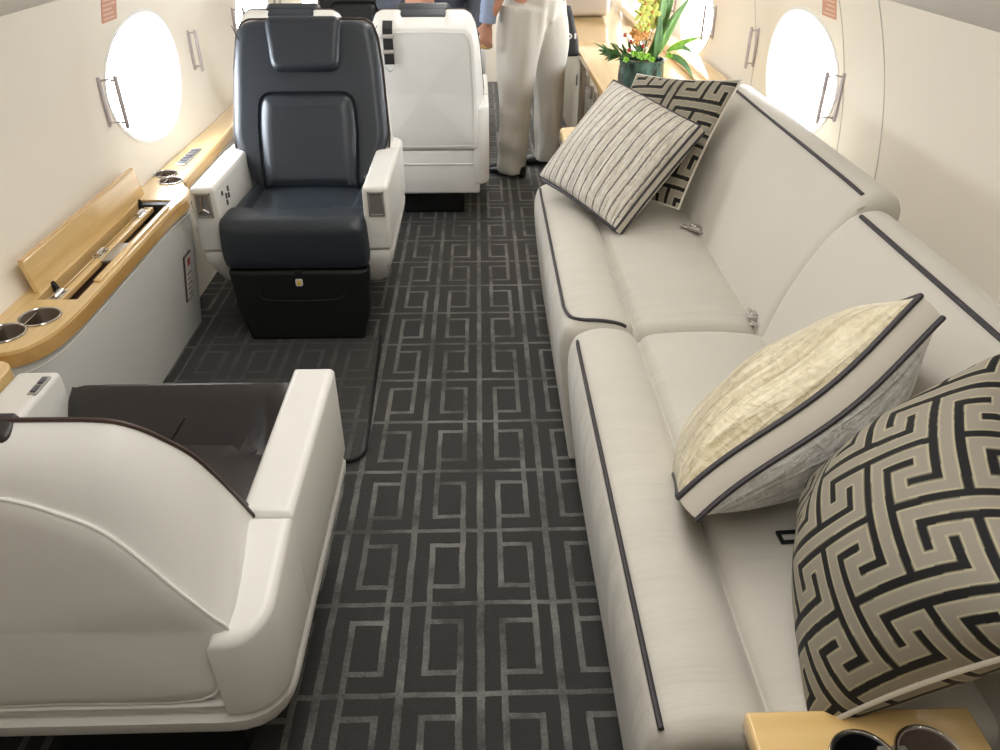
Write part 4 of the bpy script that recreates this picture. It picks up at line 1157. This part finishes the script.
# black bag hanging behind the standing person
bg = empty('shoulder_bag', (.468, 4.53, .56)); tag(bg, 'black shoulder bag with a white mark hanging behind the cream trousers', 'bag')
bm = bmesh.new(); rings = []
for z, x0, x1, d in ((.0, -.09, .082, .045), (.012, -.095, .085, .055), (.10, -.09, .078, .05), (.22, -.085, .046, .035), (.27, -.08, .03, .012)):
    rings.append([(p.x, p.y, z + .02 * (p.x > 0) * (z < .05)) for p in resample(round_poly([(x0, -d), (x1, -d), (x1, d), (x0, d)], .02, 4), 40)])
add_rings(bm, rings); bb = obj('bag_body', bm, 'bag', bg)
bm = bmesh.new(); 
def ring_mark(cx, cz, a, b, w):
    n = 28
    add_rings(bm, [[(cx + (a - e) * math.cos(2 * PI * k / n), -y - .0 , cz + (b - e) * math.sin(2 * PI * k / n)) for k in range(n)] for e, y in ((0, .0545), (0, .0560), (w, .0560), (w, .0545))], cap=False)
ring_mark(.018, .125, .022, .016, .008)
add_box(bm, .052, .062, -.056, -.053, .112, .140)
obj('white_mark', bm, 'white_print', bb)
obj('strap', limb([(-.03, 0, .26), (-.06, -.03, .50), (-.10, -.10, .74), (-.17, -.19, .80)], [.012, .012, .012, .012], 8), 'bag', bg)

# far pair of seats facing the camera, and the seated person
make_chair((-.235, 4.86, 0), 0, 'dark leather armchair across from the far pair, under the seated person', lea='black_lea', wx=.85)
make_chair((-.79, 4.86, 0), 0, 'dark leather armchair showing above the charcoal seat, beside the seated person', lea='black_lea', wx=.85)
P0 = Vector((-.235, 5.10, .0)); sp2 = empty('person', P0); tag(sp2, 'seated person in a dark jacket beyond the armchairs, one hand raised', 'person')
fd = Vector((0, -1, 0)); hx = -.235
wr2 = Vector((-.375, 4.605, .838))
body = [limb([(hx, 5.10, .56), (hx, 5.14, .76), (hx, 5.17, .96), (hx, 5.17, 1.02)], [.14, .13, .13, .07]), limb([(hx, 5.165, 1.0), (hx, 5.15, 1.10)], [.05, .047]),
        limb([(hx - .09, 5.06, .55), (hx - .10, 4.72, .55), (hx - .10, 4.70, .10)], [.085, .06, .042]), limb([(hx + .09, 5.06, .55), (hx + .10, 4.72, .55), (hx + .10, 4.72, .10)], [.085, .06, .042]),
        limb([(hx - .17, 5.15, .96), (hx - .30, 4.90, .80), wr2], [.048, .042, .027]), limb([(hx + .17, 5.15, .96), (hx + .23, 5.0, .74), (hx + .16, 4.82, .62)], [.048, .042, .027])]
body += head_shapes((hx, 5.13, 1.17), fd)
body += hand_shapes(wr2, (.85, -.35, .05), (.1, .1, 1), (.2, .9, -.2), 1, .95)
body += hand_shapes((hx + .16, 4.82, .62), (-.2, -1, -.15), (-1, .1, 0), (0, -.1, -1), 1, .95)
fuse('body', loc(body), 'skin', sp2, .0065, 3)
jk = [limb([(hx, 5.10, .55), (hx, 5.14, .76), (hx, 5.17, .95), (hx, 5.17, 1.03)], [.17, .16, .155, .08], 20), ellr((hx, 5.16, .94), (.19, .10, .08), 0),
      limb([(hx - .17, 5.15, .96), (hx - .30, 4.90, .80), wr2 + Vector((-.01, .008, 0))], [.070, .065, .046], 16), limb([(hx + .17, 5.15, .96), (hx + .23, 5.0, .74), (hx + .163, 4.83, .625)], [.070, .062, .044], 16)]
fuse('jacket', loc(jk), 'navy_cloth', sp2, .011, 3)
tr = [limb([(hx - .085, 5.08, .555), (hx - .10, 4.73, .56), (hx - .10, 4.69, .52), (hx - .10, 4.70, .05)], [.105, .083, .08, .07], 16), limb([(hx + .085, 5.08, .555), (hx + .10, 4.73, .56), (hx + .10, 4.70, .52), (hx + .10, 4.72, .05)], [.105, .083, .08, .07], 16)]
fuse('trousers', loc(tr), 'navy_cloth', sp2, .011, 3)
for x, y in ((hx - .10, 4.70), (hx + .10, 4.72)): obj('shoe', loc([shoe((x, y, 0), (0, -1, 0))])[0], 'shoe', sp2)
fuse('hair', loc([ellr((hx, 5.15, 1.205), (.082, .096, .085), 0)]), 'hair', sp2, .012, 2)

# ------------------------------------------------------------------ light: daylight through the windows and unseen ceiling fill lights
W = bpy.data.worlds.new('sky'); S.world = W; W.use_nodes = True
bgk = W.node_tree.nodes['Background']; bgk.inputs[0].default_value = (.93, .965, 1, 1); bgk.inputs[1].default_value = 24.0
def area(name, loc, rot, sx, sy, e, col, portal=False, spread=PI):
    l = bpy.data.lights.new(name, 'AREA'); l.shape = 'RECTANGLE'; l.size = sx; l.size_y = sy; l.energy = e; l.color = col
    o = bpy.data.objects.new(name, l); C.objects.link(o); o.location = loc; o.rotation_euler = rot
    l.spread = spread
    if portal: l.cycles.is_portal = True
    return o
for side in (-1, 1):
    for wy in WINY:
        area('window_portal', (XC + side * 1.29, wy, .815), (0, side * PI / 2, 0), .42, .70, 1, (1, 1, 1), True)
WARM = (1, .975, .94)
for y, e in ((.35, 8.5), (1.25, 7.5), (2.2, 5), (3.6, 7), (5.1, 12), (6.1, 12)):  # out-of-view fill; some added to brighten the near chair and front wall
    area('ceiling_fill', (XC, y, 1.80), (0, 0, 0), .35, .9, e, WARM)
S.view_settings.view_transform = 'Standard'; S.view_settings.look = 'None'; S.view_settings.gamma = 1; S.view_settings.exposure = 0.0
S.view_settings.use_curve_mapping = False
